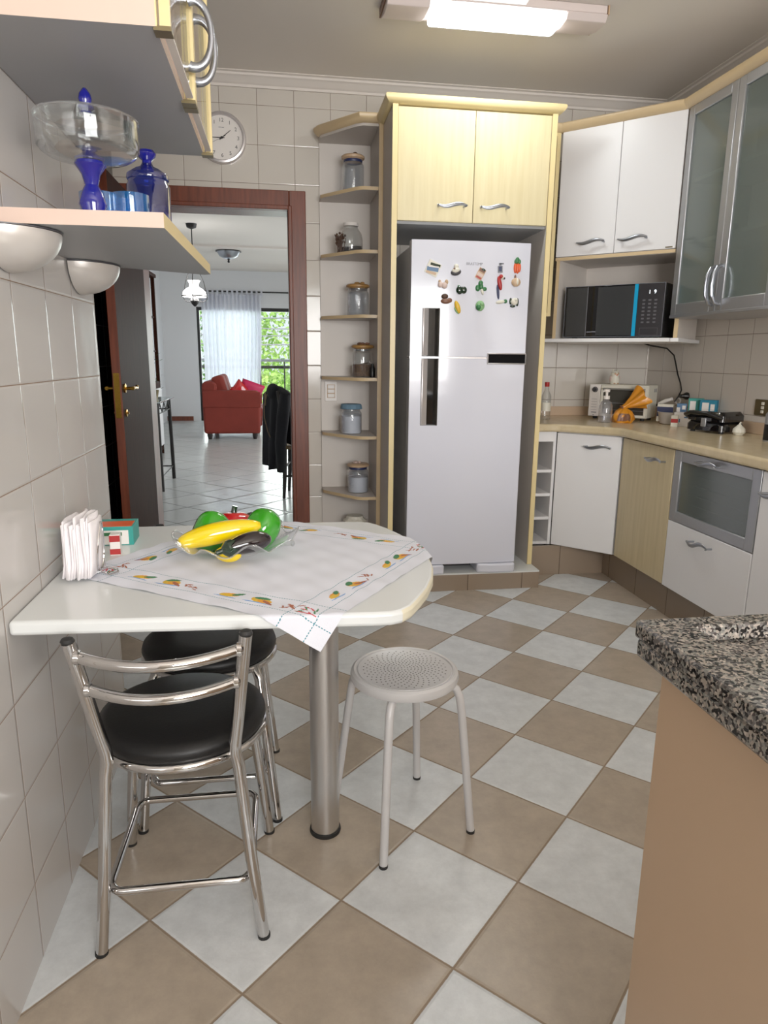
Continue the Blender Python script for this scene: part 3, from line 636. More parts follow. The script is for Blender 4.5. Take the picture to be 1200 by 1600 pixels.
t = thing('microwave', 'black microwave oven with blue stripe in the niche of the corner wall cabinet', 'microwave', (2.03+.7071*(.072+.265)+.7071*.012, 2.70-.7071*(.072+.265)+.7071*.012, 1.332), R45)
w, h = .266, .278
ob('housing', MB().box(-w, w, .022, .33, .008, h), m_black, t, W=False, bev=.004)
dr = ob('door', MB().box(-w, .13, 0, .022, .01, h-.002), m_blackg, t, W=False, bev=.003)
ob('window', MB().box(-w+.012, -w+.125, -.0012, .001, .016, h-.01).box(-.082, .112, -.0012, .001, .016, h-.01), M_('dark_grey_window', lin(52, 53, 54), .12, coat=.4), dr, W=False)
ob('stripe', MB().box(.112, .130, -.002, .001, .012, h-.004), m_cyan, dr, W=False)
ob('brand_lettering', MB().box(-.132, -.108, -.0016, .0005, .033, .038).box(-.106, -.082, -.0016, .0005, .034, .039), m_print, dr, W=False, smooth=False, rec=False)
ob('trim_line', frame_y(-w, w, .009, h-.001, .0018, -.0012, .001).box(-w+.126, -w+.128, -.0012, .001, .012, h-.004), m_print, dr, W=False)
pn = ob('control_panel', MB().box(.131, w, 0, .022, .01, h-.002), M_('dark_grey_panel', lin(44, 43, 46), .2, coat=.3), t, W=False, bev=.002)
ob('display', text_mb('1  9', .026, TR((.203, -.0006, .232), PI/2)), m_lcd, pn, W=False, smooth=False, rec=False)
m = MB()
for r_ in range(7):
    for c_ in range(3): m.box(.163+.03*c_-.007, .163+.03*c_+.007, -.0008, .001, .192-.0185*r_-.004, .192-.0185*r_+.004)
for r_ in (0,): m.box(.152, .245, -.0008, .001, .016, .017).box(.152, .245, -.0008, .001, .052, .053).box(.152, .153, -.0008, .001, .016, .053).box(.244, .245, -.0008, .001, .016, .053)
ob('keypad', m, M_('grey_keys', lin(84, 84, 88), .4), pn, W=False)
for x in (-.22, .22): ob('foot', MB().lathe([(0, 0), (.014, 0), (.014, .009), (0, .009)], (x, .06, 0), 12), m_rubber, t, W=False)

# slim rack between fridge cabinet and corner wall cabinet
t = thing('spice_rack', 'slim tall open rack with clear pegs between the fridge cabinet and corner wall cabinet', 'rack', (1.95, 2.9, 1.455))
ob('side_panel', MB().box(2.006, 2.024, 2.71, 3.07, 1.455, 2.40), m_carcw, t); ob('edge_band', MB().box(2.005, 2.025, 2.704, 2.711, 1.455, 2.40), m_edge, t)
ob('back_panel', MB().box(1.885, 2.006, 3.055, 3.07, 1.455, 2.40), m_carc, t)
ob('bottom_board', MB().box(1.885, 2.006, 2.706, 3.055, 1.455, 1.473), m_edge, t)
ob('top_board', MB().box(1.885, 2.006, 2.706, 3.055, 2.38, 2.40), m_edge, t)
for i in range(5): ob('shelf', MB().box(1.886, 2.005, 2.716, 3.05, 1.62+.155*i, 1.626+.155*i), m_glass, t)
crown([(1.885, 2.704), (2.028, 2.704)], 2.418, 'crown_moulding', t)

# glass fronted wall cabinet on the right wall
t = thing('glass_wall_cabinet', 'wall cabinet with two frosted glass doors in aluminium frames on the right wall', 'cabinet', (2.475, 2.238, 1.44), -PI/2)
z0 = 1.44
def shell(x0, x1, y0, y1, za, zb, th=.018):
    m = MB(); m.box(x0, x1, y0, y1, za, za+th).box(x0, x1, y0, y1, zb-th, zb).box(x0, x0+th, y0, y1, za+th, zb-th).box(x1-th, x1, y0, y1, za+th, zb-th).box(x0+th, x1-th, y1-.012, y1, za+th, zb-th); return m
ob('carcass', shell(.0, 1.5, .022, .37, .004, .955), m_carcw, t, W=False)
ob('divider', MB().box(.741, .759, .03, .35, .022, .937), m_carcw, t, W=False)
for z in (.33, .62): ob('shelf', MB().box(.018, .741, .04, .35, z, z+.018), m_carcw, t, W=False)
for z in (.33, .62): ob('shelf', MB().box(.759, 1.482, .04, .35, z, z+.018), m_carcw, t, W=False)
for i, (a, c_) in enumerate(((.002, .3695), (.3725, .746), (.750, 1.12), (1.123, 1.497))):
    m = MB(); fw = .045
    m.box(a, a+fw, 0, .02, .0, .957).box(c_-fw, c_, 0, .02, .0, .957).box(a+fw, c_-fw, 0, .02, .0, .055).box(a+fw, c_-fw, 0, .02, .957-.045, .957)
    dd = ob('door', m, m_alu, t, W=False, bev=.004)
    ob('glass_panel', MB().box(a+fw, c_-fw, .008, .013, .055, .912), m_frost, dd, W=False)
    hx = (c_-.022) if i % 2 == 0 else (a+.022)
    pts = [(hx, 0, .03), (hx, -.02, .036), (hx, -.034, .07), (hx, -.038, .11), (hx, -.034, .155), (hx, -.02, .19), (hx, 0, .198)]
    ob('handle', MB().tube(pts, [.006, .007, .009, .009, .009, .007, .006], 10, flat=(1.3, .8)), m_handle, dd, W=False)
ob('bottom_rail', MB().box(0, 1.5, -.002, .37, -.012, .003), m_alu, t, W=False, bev=.003)
crown([(-.01, .0), (1.5, .0)], 2.418-z0, 'crown_moulding', t, W=False)

# things half seen behind the frosted glass
for k, (y, z, r_, hh, lb) in enumerate(((2.08, 1.462, .05, .09, 'grey bowl on the bottom of the frosted glass cabinet'), (2.10, 1.788, .04, .07, 'dim bowl on the middle shelf behind the frosted glass door'))):
    m = MB(); m.lathe([(0, 0), (r_*.5, 0), (r_*.8, hh*.4), (r_, hh), (r_*.95, hh), (r_*.75, hh*.42), (0, .006)], (2.66, y, z), 24)
    solo('bowl', m, m_print, lb, 'bowl', (2.66, y, z))

# ------------------------------------------------------------------ base units
struct('baseboard_back', MB().box(1.886, 2.36, 2.50, 2.52, 0, .172), m_plinth, smooth=False)
struct('baseboard_right', MB().box(2.357, 2.377, .3, 2.52, 0, .172), m_plinthY, smooth=False)
t = thing('open_base_rack', 'narrow white open base rack with three shelves beside the fridge cabinet', 'shelf unit', (1.96, 2.8, .172))
m = MB().box(1.886, 1.90, 2.545, 3.07, .172, .825); m2 = MB().box(2.026, 2.042, 2.542, 3.07, .172, .825)
ob('side_panel', m, m_carcw, t); ob('side_panel', m2, m_white, t)
ob('back_panel', MB().box(1.90, 2.026, 2.97, 2.985, .172, .825), m_carcw, t)
ob('top_rail', MB().box(1.90, 2.026, 2.545, 2.56, .768, .825), m_white, t)
for z in (.172, .318, .455, .592): ob('shelf', MB().box(1.90, 2.026, 2.548, 2.97, z, z+.016), m_white, t)
t = thing('base_cabinet', 'white corner base cabinet with one angled door under the counter', 'cabinet', (2.04, 2.53, .172), R45)
ob('carcass', MB().prism([(.004, .02), (.362, .02), (.362, .40), (.19, .52), (.004, .40)], 0, .652), m_white, t, W=False)
dd = ob('door', MB().box(.002, .360, 0, .02, .004, .648), m_white, t, W=False, bev=.002); ob('handle', handle(.24, .587), m_handle, dd, W=False)
t = thing('base_cabinet', 'base cabinet with one beige wood door beside the white corner base cabinet', 'cabinet', (2.3, 2.268, .172), -PI/2)
ob('carcass', MB().box(0, .49, .02, .54, 0, .652), m_carcw, t, W=False)
dd = ob('door', MB().box(.002, .487, 0, .02, .004, .648), m_beige, t, W=False, bev=.002); ob('handle', handle(.355, .582), m_handle, dd, W=False)
t = thing('base_cabinet', 'base cabinet with framed glass flap door above a deep white drawer', 'cabinet', (2.3, 1.776, .172), -PI/2)
ob('carcass', shell(0, .592, .022, .54, 0, .652), m_carcw, t, W=False)
ob('divider', MB().box(.018, .574, .03, .5, .315, .33), m_carcw, t, W=False)
m = MB(); m.box(0.001, .052, 0, .02, .325, .65).box(.54, .591, 0, .02, .325, .65).box(.052, .54, 0, .02, .325, .372).box(.052, .54, 0, .02, .602, .65)
dd = ob('flap_door', m, m_alu, t, W=False, bev=.003); ob('glass_panel', MB().box(.052, .54, .008, .013, .372, .602), thin_glass('grey_frosted_glass', (.6, .64, .62, 1), haze=.45, hazecol=lin(112, 124, 122), rough=.15, gl=.6, blend=.2), dd, W=False)
ob('handle', handle(.274, .622), m_handle, dd, W=False)
dd = ob('drawer', MB().box(.001, .591, 0, .02, .002, .321), m_white, t, W=False, bev=.002); ob('handle', handle(.28, .272, amp=.011), m_handle, dd, W=False)
for i in range(4): ob('rack_bar', MB().box(.06, .53, .08, .084, .395+.045*i, .402+.045*i), m_white, t, W=False)
t = thing('base_cabinet', 'white base cabinet partly cut off at the right, beside the glass flap unit', 'cabinet', (2.3, 1.18, .172), -PI/2)
ob('carcass', MB().box(0, .88, .02, .54, 0, .652), m_carcw, t, W=False)
for a, c_, hx in ((.002, .438, .10), (.441, .878, .78)):
    dd = ob('door', MB().box(a, c_, 0, .02, .004, .648), m_white, t, W=False, bev=.002); ob('handle', handle(hx, .57), m_handle, dd, W=False)
# counter
pts = [(1.885, 2.508), (2.015, 2.508), (2.045, 2.495), (2.27, 2.275), (2.278, 2.245), (2.278, .3), (2.848, .3), (2.848, 3.078), (1.885, 3.078)]
t = thing('countertop', 'cream laminate countertop turning the corner under the microwave', 'countertop', (2.4, 2.3, .826))
ob('worktop', MB().prism(pts, .826, .870), m_counter, t, bev=.012, seg=3)
ob('backsplash', MB().box(1.885, 2.848, 3.058, 3.078, .870, .928).box(2.828, 2.848, .3, 3.058, .870, .928), m_splash, t, bev=.003)
# ------------------------------------------------------------------ things on the counter
CZ = .870
t = thing('toaster_oven', 'small white and dark glass toaster oven on the corner of the counter', 'toaster oven', (2.365+.7071*.172, 2.86-.7071*.172, CZ), R45)
w = .172
ob('body', MB().box(-w, w, .012, .20, .016, .207), m_ivory, t, W=False, bev=.006)
ob('control_panel', MB().box(-w, -w+.066, 0, .013, .017, .206), m_plastic, t, W=False, bev=.003)
ob('knob', MB().lathe([(0, -.018), (.013, -.018), (.016, -.003), (.016, .002)], (-w+.034, 0, .175), 20, M=Matrix.Rotation(-PI/2, 3, 'X')).lathe([(0, .018), (.012, .018), (.017, .002), (.017, 0)], (-w+.034, 0, .175), 20, M=RX), m_dgrey, t, W=False)
m = MB()
for i in range(5): m.box(-w+.016, -w+.05, -.0006, .001, .118-.016*i, .1195-.016*i)
m.box(-w+.018, -w+.05, -.0006, .001, .037, .042); m.box(-w+.03, -w+.036, -.0006, .001, .022, .027)
ob('markings', m, m_print, t, W=False, smooth=False, rec=False)
dr = ob('door', frame_y(-w+.07, w-.002, .02, .2, .014, -.002, .012), m_ivory, t, W=False, bev=.002)
ob('glass', MB().box(-w+.082, w-.014, .004, .009, .032, .19), M_('dark_oven_glass', lin(58, 58, 54), .08, coat=.5), dr, W=False)
ob('handle', MB().tube([(-w+.09, -.002, .18), (-w+.09, -.022, .182), (w-.02, -.022, .182), (w-.02, -.002, .18)], .005, 8), m_alu, dr, W=False)
ob('glass_line', MB().box(-w+.082, w-.014, .002, .005, .098, .101).box(-w+.082, w-.014, .002, .005, .058, .06), m_print, dr, W=False)
m = MB()
for i in range(2): m.box(w-.001, w+.0012, .13+.03*i, .142+.03*i, .165, .185)
ob('side_vent', m, m_print, t, W=False)
for x in (-w+.03, w-.03):
    for y in (.04, .17): ob('foot', MB().lathe([(0, 0), (.012, 0), (.014, .017), (0, .017)], (x, y, 0), 12), m_rubber, t, W=False)
# owl figure
t = thing('owl_figurine', 'small white owl figurine standing on top of the toaster oven', 'figurine', (2.505, 2.83, CZ+.207))
m = MB(); m.lathe([(0, 0), (.022, 0), (.028, .012), (.029, .03), (.024, .045), (.023, .055), (.024, .066), (.016, .078), (0, .082)], n=24); ob('body', m, m_ivory, t, W=False)
for s in (-1, 1):
    ob('ear', MB().lathe([(.007, 0), (.004, .012), (0, .02)], (s*.014, 0, .072), 10), m_ivory, t, W=False)
    ob('eye', MB().ell((s*.009, -.022, .062), (.007, .004, .007), None, 12, 8), m_tanp, t, W=False)
    ob('wing', MB().ell((s*.026, 0, .032), (.006, .014, .02), None, 12, 8), m_pale, t, W=False)
for s in (-1, 1): ob('foot', MB().ell((s*.01, -.022, .004), (.007, .009, .004), None, 10, 6), m_tanp, t, W=False)
ob('beak', MB().ell((0, -.026, .054), (.003, .004, .005), None, 8, 6), m_org, t, W=False)
# dispenser, bag
t = thing('soap_dispenser', 'clear plastic pump bottle standing in front of the toaster oven', 'bottle', (2.350, 2.60, CZ))
ob('bottle', MB().lathe([(0, 0), (.036, 0), (.038, .006), (.038, .095), (.030, .115), (.016, .125), (.016, .135)], n=28), thin_glass('clear_plastic', (.86, .86, .9, 1), blend=.35, haze=.12), t, W=False)
ob('collar', MB().lathe([(0, .132), (.018, .132), (.018, .15), (0, .15)], n=20), m_plastic, t, W=False)
ob('pump', MB().lathe([(0, .15), (.007, .15), (.007, .17), (.016, .172), (.017, .186), (0, .19)], n=16).tube([(0, 0, .18), (-.02, -.012, .181), (-.032, -.02, .174)], [.007, .006, .004], 10), m_plastic, t, W=False)
t = thing('snack_bag', 'crumpled orange snack bag tied with flared top before the toaster oven', 'bag', (2.452, 2.585, CZ))
rr = random.Random(3); m = MB()
def crump(j, a, R, Z): return (R*(1+.10*math.sin(a*5+j*1.3)+.07*math.sin(a*9-j)), Z)
m.lathe([(0, 0), (.05, 0), (.058, .02), (.056, .045), (.042, .065), (.024, .078), (.012, .086)], n=36, mod=crump)
ob('filled_bottom', m, m_orange, t, W=False, sharp=60)
m = MB()
Mx = Matrix.Rotation(math.radians(62), 3, 'Y')
m.lathe([(.011, .0), (.016, .03), (.034, .075), (.058, .125), (.062, .14)], (-.015, 0, .080), 40, mod=lambda j, a, R, Z: (R*(1+.22*math.sin(a*6+j*.5)*(j/4)), Z+.012*math.sin(a*4)*(j/4)), M=Mx)
ob('flared_top', m, m_orange, t, W=False, sharp=60)
ob('tie', MB().lathe([(.014, -.006), (.018, 0), (.014, .006)], (-.013, 0, .082), 16, M=Mx), m_brn, t, W=False)
ob('product_panel', MB().lathe([(.0575, .012), (.0595, .02), (.0575, .045), (.05, .054)], n=14, a0=math.radians(215), a1=math.radians(285), mod=lambda j, a, R, Z: (crump(1+j*.8, a, R, Z)[0]+.001, Z)), m_brn, t, W=False)
# plastic tub with medicine cartons
t = thing('plastic_tub', 'milky oval plastic tub full of small cartons near the wall', 'tub', (2.715, 2.475, CZ), math.radians(-50))
m = MB(); S = lambda j, a, R, Z: (R*(1+.35*abs(math.cos(a))), Z)
m.lathe([(0, 0), (.058, 0), (.064, .005), (.075, .062), (.079, .066), (.075, .068), (.071, .062), (.060, .008), (0, .006)], n=48, mod=S); ob('bowl', m, m_tub, t, W=False)
def carton(label, loc, rz, w, d, h, m1, m2, bands, rx=0):
    t = thing('carton', label, 'box', loc, rz); t.rotation_euler = (rx, 0, rz)
    ob('box', MB().box(-w/2, w/2, -d/2, d/2, 0, h), m1, t, W=False, bev=.001)
    m = MB()
    for (x0, x1, za, zb) in bands: m.box(x0*w-w/2, x1*w-w/2, -d/2-.0008, -d/2+.0005, za*h, zb*h)
    ob('printed_panel', m, m2, t, W=False)
carton('navy and grey carton at the left end of the plastic tub', (2.68, 2.535, CZ+.010), math.radians(-40), .085, .03, .098, m_ivory, m_navy, [(.0, 1, .3, .85)])
carton('blue and white carton at the right end inside the plastic tub', (2.72, 2.44, CZ+.010), math.radians(-35), .05, .03, .108, m_blue, m_plastic, [(0, .35, 0, .8), (.55, .9, .7, .9)])
carton('low white carton in front of the plastic tub behind the grill', (2.70, 2.345, CZ), math.radians(-40), .13, .05, .075, m_plastic, m_blue, [(.05, .25, .3, .55), (.4, .9, .62, .72), (.6, .8, .2, .4)])
carton('striped red and yellow carton leaning against the tub', (2.628, 2.345, CZ), math.radians(-40), .035, .025, .06, m_ivory, m_red, [(0, 1, .35, .7)])
carton('teal green carton standing upright against the right wall', (2.785, 2.41, CZ), math.radians(-38), .075, .04, .148, m_teal, m_plastic, [(.1, .5, .55, .9), (.6, .9, .3, .5)])
carton('blue teal carton with white lower half beside the teal green carton', (2.80, 2.315, CZ), math.radians(-48), .085, .04, .145, m_tealb, m_plastic, [(.0, 1, 0, .5), (.15, .55, .6, .9), (.65, .9, .62, .85)])
# grill
t = thing('sandwich_grill', 'black electric sandwich grill with long handle on the counter', 'grill', (2.685, 2.075, CZ), math.radians(-70))
def slab(w, d, h, z, r=.03, top=.85):
    m = MB(); lo = rpts(0, 0, w, d, r); mid = rpts(0, 0, w, d, r); hi = rpts(0, 0, w*top, d*top, r*.8)
    A = [m.bm.verts.new((x, y, z)) for x, y in lo]; B = [m.bm.verts.new((x, y, z+h*.6)) for x, y in mid]; C = [m.bm.verts.new((x, y, z+h)) for x, y in hi]; n = len(A)
    for P, Q in ((A, B), (B, C)):
        for i in range(n): m._f([P[i], P[(i+1) % n], Q[(i+1) % n], Q[i]])
    m._f(A[::-1]); m._f(C); return m
ob('lower_body', slab(.215, .18, .050, .010), m_blackg, t, W=False); ob('upper_lid', slab(.215, .18, .048, .058), m_blackg, t, W=False)
ob('handle', MB().tube([(-.095, -.085, .075), (-.085, -.12, .088), (-.045, -.138, .10), (.045, -.138, .10), (.085, -.12, .088), (.095, -.085, .075)], .010, 10), m_black, t, W=False)
ob('latch', MB().box(-.014, .014, -.093, -.085, .03, .072), m_alu, t, W=False, bev=.002)
for x in (-.08, .08):
    for y in (-.06, .06): ob('foot', MB().lathe([(0, 0), (.012, 0), (.012, .013), (0, .013)], (x, y, 0), 10), m_rubber, t, W=False)
t = thing('white_ribbed_object', 'small white ribbed bulb shaped object beside the grill on the counter', 'bulb', (2.715, 1.925, CZ))  # taken for a white plug, modelled only as a ribbed bulb shape
ob('bulb', MB().lathe([(0, 0), (.018, .0), (.028, .014), (.026, .03), (.014, .042), (.007, .05)], n=36, mod=lambda j, a, R, Z: (R*(1+.07*abs(math.sin(a*4))), Z)), m_ivory, t, W=False)
ob('stem', MB().tube([(0, 0, .048), (.002, 0, .056), (.006, .002, .062)], [.006, .004, .003], 8), m_ivory, t, W=False)
t = thing('spray_can', 'dark labelled bottle with silver shoulder at the right edge of the counter', 'bottle', (2.685, 1.665, CZ))
ob('can', MB().lathe([(0, 0), (.028, 0), (.029, .004), (.029, .12), (.022, .132), (.013, .136), (.013, .15), (0, .15)], n=24), m_alu, t, W=False)
ob('wrapper', MB().lathe([(.0295, .006), (.0298, .008), (.0298, .075), (.0295, .077)], n=24), m_black, t, W=False)
t = thing('sauce_bottle', 'slim clear bottle with red cap half hidden behind the fridge cabinet edge', 'bottle', (2.066, 2.79, CZ))
ob('glass_body', MB().lathe([(0, 0), (.026, 0), (.028, .005), (.028, .14), (.013, .17), (.012, .195)], n=20), m_jarclear, t, W=False)
ob('wrapper', MB().lathe([(.0285, .05), (.0285, .1)], n=20), m_ivory, t, W=False)
ob('cap', MB().lathe([(.013, .192), (.014, .194), (.014, .218), (0, .22)], n=16), m_red, t, W=False)
# cords at the wall
t = thing('mains_cable', 'black appliance cord hanging from the microwave shelf to the wall plug', 'cord', (2.83, 2.77, 1.31))
ob('cable', MB().tube([(2.60, 2.79, 1.33), (2.72, 2.83, 1.305), (2.80, 2.79, 1.29), (2.832, 2.76, 1.25), (2.834, 2.735, 1.20), (2.832, 2.70, 1.14), (2.834, 2.665, 1.09), (2.832, 2.645, 1.05), (2.81, 2.63, 1.02), (2.79, 2.635, .985)], .0045, 8), m_black, t)
ob('plug', MB().lathe([(0, 0), (.02, 0), (.022, .01), (.016, .022), (.012, .03), (.01, .048), (0, .05)], (2.848, 2.60, 1.02), 16, M=Matrix.Rotation(-PI/2, 3, 'Y')), m_black, t)
t = thing('adapter_cable', 'white and black adapter cord running from the wall plug behind the tub', 'cord', (2.8, 2.7, .95))
ob('connector', MB().tube([(2.79, 2.66, 1.0), (2.77, 2.70, .985), (2.755, 2.74, .965)], [.009, .012, .011], 10).lathe([(.016, -.006), (.02, 0), (.016, .006), (.012, 0), (.016, -.006)], (2.815, 2.64, .99), 16, M=RX), m_plastic, t)
ob('cable', MB().tube([(2.755, 2.74, .965), (2.745, 2.77, .95), (2.74, 2.79, .925), (2.735, 2.80, .90), (2.73, 2.79, .876)], .006, 8), m_black, t)

# ------------------------------------------------------------------ peninsula table
TZ = .735
TP = [(0.002, .152), (.35, .134), (.68, .117), (.718, .117), (.742, .126), (.765, .150), (.79, .195), (.82, .255), (.848, .33), (.866, .41), (.873, .48), (.872, .56), (.862, .635), (.843, .715), (.815, .795), (.79, .845), (.772, .868), (.745, .884), (.70, .888), (.002, .888)]
t = thing('peninsula_table', 'white D shaped breakfast table fixed to the left wall on a steel post', 'table', (.605, .46, 0))
top = ob('tabletop', MB().prism(TP, .706, TZ), [m_table, m_tedge], t, bev=.008, seg=3)
for p in top.data.polygons:
    if abs(p.normal.z) < .3 and p.center.x+.605 > .74: p.material_index = 1
ob('leg', MB().lathe([(0, .006), (.0365, .006), (.0365, .706), (0, .706)], n=40), m_steel, t, W=False)
ob('foot_ring', MB().lathe([(0, 0), (.040, 0), (.041, .004), (.040, .010), (.0368, .012)], n=40), m_rubber, t, W=False)
ob('mounting_plate', MB().lathe([(.0368, .69), (.06, .700), (.06, .7055), (0, .7055)], n=32), m_steel, t, W=False)

# tablecloth: a square laid askew whose corners fall over the edges
CT = Vector((.575, .048)); ca = math.radians(-35.0); E1 = Vector((math.cos(ca), math.sin(ca))); E2 = Vector((-math.sin(ca), math.cos(ca))); CS = .672
CL = CT-E1*CS
def table_sd(p):
    best = (9e9, None, None); inside = False; n = len(TP)
    for i in range(n):
        a = Vector(TP[i]); b2 = Vector(TP[(i+1) % n]); d = b2-a; u = max(0, min(1, (p-a).dot(d)/d.length_squared)); q = a+d*u; l = (p-q).length
        if l < best[0]: best = (l, q, Vector((d.y, -d.x)).normalized())
        if (a.y > p.y) != (b2.y > p.y) and p.x < (b2.x-a.x)*(p.y-a.y)/(b2.y-a.y)+a.x: inside = not inside
    return (-best[0] if inside else best[0]), best[1], best[2]
def cloth_pt(a, c_, lift=0):
    p = CL+E1*a+E2*c_; wob = .0012*math.sin(a*60+c_*23)*math.sin(c_*47+1)+.0008*math.sin(c_*90+a*31)
    if p.x < .006:   # pushed up against the wall
        return Vector((.006, p.y, TZ+.002+(.006-p.x)*.8+lift))
    sd, q, nn = table_sd(p)
    if sd <= 0: return Vector((p.x, p.y, TZ+.0022+wob+lift))
    out = (p-q).normalized() if sd > 1e-6 else nn
    r = .006; arc = r*PI/2
    if sd < arc:
        th = sd/r; return Vector((*(q+out*((r+lift+.002)*math.sin(th))), TZ+.0022-r+(r+lift)*math.cos(th)+wob*.3))
    dn = sd-arc; f = .004*math.sin(a*40+1)*min(1, dn*12)
    return Vector((*(q+out*(r+.002+lift+f+dn*.10)), TZ-r-dn*.99))
# embroidery is worked into the weave: every 2 mm cell of the cloth takes a thread colour
G = 336; cell = CS/G; ink = {}
def dot(a, c_, mi):
    ia, ic = int(a/cell), int(c_/cell)
    if 0 <= ia < G and 0 <= ic < G: ink[(ia, ic)] = mi
def blob(f, a, c_, ra, rb, rot, mi):
    ra *= 1.35; rb = max(rb*1.35, .0012); R = max(ra, rb); k = int(R/(cell*.5))+1
    for p in range(-k, k+1):
        for q in range(-k, k+1):
            x, y = p*cell*.5, q*cell*.5; u = x*math.cos(rot)+y*math.sin(rot); v = -x*math.sin(rot)+y*math.cos(rot)
            if (u/ra)**2+(v/rb)**2 <= 1: dot(*f(a+x, c_+y), mi)
for off in (.040, .100):
    for k in range(G):
        if k % 3 != 2:
            a = (k+.5)*cell
            for a1, c1 in ((a, off), (a, CS-off), (off, a), (CS-off, a)): dot(a1, c1, 1)
rr = random.Random(11)
sides = (lambda a, c_: (a, c_), lambda a, c_: (CS-a, CS-c_), lambda a, c_: (CS-c_, a), lambda a, c_: (c_, CS-a))
for f in sides:
    for k, a in enumerate((.165, .25, .31, .41, .49, .56)):
        b = .068
        if k in (0, 3):      # carrot like motif
            blob(f, a, b, .016, .006, .2, 2); blob(f, a-.006, b-.004, .012, .005, .1, 3); blob(f, a+.017, b+.007, .010, .004, .5, 4); blob(f, a-.004, b-.013, .02, .0012, 0, 6)
        elif k in (1, 4):    # big vegetable
            blob(f, a, b, .017, .010, -.1, 3); blob(f, a+.008, b-.003, .010, .006, .2, 2); blob(f, a-.004, b+.011, .012, .005, .4, 4); blob(f, a+.018, b-.006, .012, .003, -.5, 5); blob(f, a-.004, b-.014, .024, .0012, 0, 6)
        else:                # thin sprig
            for q in range(8): blob(f, a+rr.uniform(-.02, .02), b+rr.uniform(-.012, .012), .006, .001, rr.uniform(-1, 1), 5)
    for q in range(9): blob(f, CS-.068+rr.uniform(-.016, .016), .068+rr.uniform(-.014, .012), .006, .001, rr.uniform(-1.2, 1.2), 7 if q % 2 else 4)
    blob(f, CS-.068, .053, .018, .001, 0, 7)
m = MB(); V = [[m.bm.verts.new(cloth_pt(cell*i, cell*j)) for j in range(G+1)] for i in range(G+1)]
for i in range(G):
    for j in range(G): m.mi = ink.get((i, j), 0); m._f([V[i][j], V[i+1][j], V[i+1][j+1], V[i][j+1]])
cl = solo('tablecloth', m, [m_cloth, m_stitch, m_othread, m_yel, m_gthread, m_thread, m_bthread, m_rthread], 'white embroidered square tablecloth laid askew with one corner hanging over the edge', 'tablecloth', (.45, .5, TZ), sharp=180, rec=False)

# ruffled bowl with glass vegetables
BX, BY, BZ = .395, .570, TZ+.0045
t = thing('glass_fruit_bowl', 'clear ruffled glass bowl holding shiny glass vegetables on the tablecloth', 'bowl', (BX, BY, BZ))
def ruff(j, a, R, Z):
    k = (0, 0, 0, .25, .6, 1, 1)[min(j, 6)]; return (R*(1+.07*k*math.sin(a*9)), Z+.013*k*math.sin(a*9+.6)+.005*k*math.sin(a*4))
m = MB(); m.lathe([(0, .002), (.05, .002), (.072, .010), (.098, .020), (.122, .030), (.142, .038), (.150, .039)], n=144, mod=ruff); ob('bowl', m, m_crystal, t, W=False, sharp=180)
m = MB(); m.tube([Vector((*[q*ruff(6, a, .150, .039)[0] for q in (math.cos(a), math.sin(a))], ruff(6, a, .150, .039)[1])) for a in [2*PI*k/144 for k in range(144)]], .0022, 6, closed=True); ob('rim', m, m_crystal, t, W=False, sharp=180)
ob('foot', MB().lathe([(.055, 0), (.058, .001), (.056, .006), (.05, .006)], n=40), m_crystal, t, W=False)
def bent(p0, p1, sag, rad, n=16):
    p0, p1 = Vector(p0), Vector(p1); pts = []; rs = []
    for i in range(n+1):
        u = i/n; pts.append(p0.lerp(p1, u)+Vector((0, 0, sag*math.sin(PI*u)))); rs.append(rad(u))
    return pts, rs
pts, rs = bent((.262, .510, TZ+.046), (.456, .545, TZ+.078), .004, lambda u: .0012+.0275*min(1, math.sin(PI*min(1, max(.0, .02+u*.96)))**.42)*(1.0-.12*u))
solo('glass_courgette', MB().tube(pts, rs, 20), m_gy, 'long shiny yellow glass courgette lying across the top of the bowl', 'glass vegetable', (.39, .54, TZ+.05), 'glass vegetables in the bowl', sharp=180)
def pepper(name, label, c_, r, M, m1, stem=True, lobes=4, sm=None):
    t = thing(name, label, 'glass vegetable', c_, 0, 'glass vegetables in the bowl')
    m = MB(); prof = [(0, -.92)]+[(math.cos(q)**.8*(1+.08*math.sin(q)), math.sin(q)) for q in [(-80+10*i)*PI/180 for i in range(17)]]+[(0, .88)]
    m.lathe([(R*r[0], Z*r[2]) for R, Z in prof], n=48, mod=lambda j, a, R, Z: (R*(1+.055*math.cos(lobes*a)), Z), M=M); ob('body', m, m1, t, W=False, sharp=180)
    if stem: ob('stem', MB().tube([M @ Vector((0, 0, r[2]*.84)), M @ Vector((.001, 0, r[2]*1.1)), M @ Vector((.004, 0, r[2]*1.38))], [.0085, .007, .0075], 12), sm or m_gd, t, W=False)
RY = lambda d: Matrix.Rotation(math.radians(d), 3, 'Y'); RXd = lambda d: Matrix.Rotation(math.radians(d), 3, 'X')
pepper('glass_pepper', 'shiny green glass pepper at the left of the bowl under the courgette', (.335, .590, TZ+.053), (.050, .050, .048), RY(-65), m_gg, stem=False)
pepper('glass_pepper', 'red glass pepper with dark green stalk at the back of the bowl', (.385, .655, TZ+.048), (.05, .05, .040), RXd(-6), m_gr)
pepper('glass_pepper', 'shiny green glass pepper at the right of the bowl above the aubergine', (.458, .590, TZ+.056), (.042, .042, .055), RY(28) @ RXd(-20), m_gg, stem=False)
pepper('glass_pepper', 'small dark glass fruit at the back right behind the red pepper', (.430, .668, TZ+.052), (.03, .03, .03), RXd(20), m_ga, stem=False)
t = thing('glass_aubergine', 'dark glossy glass aubergine with green cap at the front of the bowl', 'glass vegetable', (.43, .49, TZ+.045), 0, 'glass vegetables in the bowl')
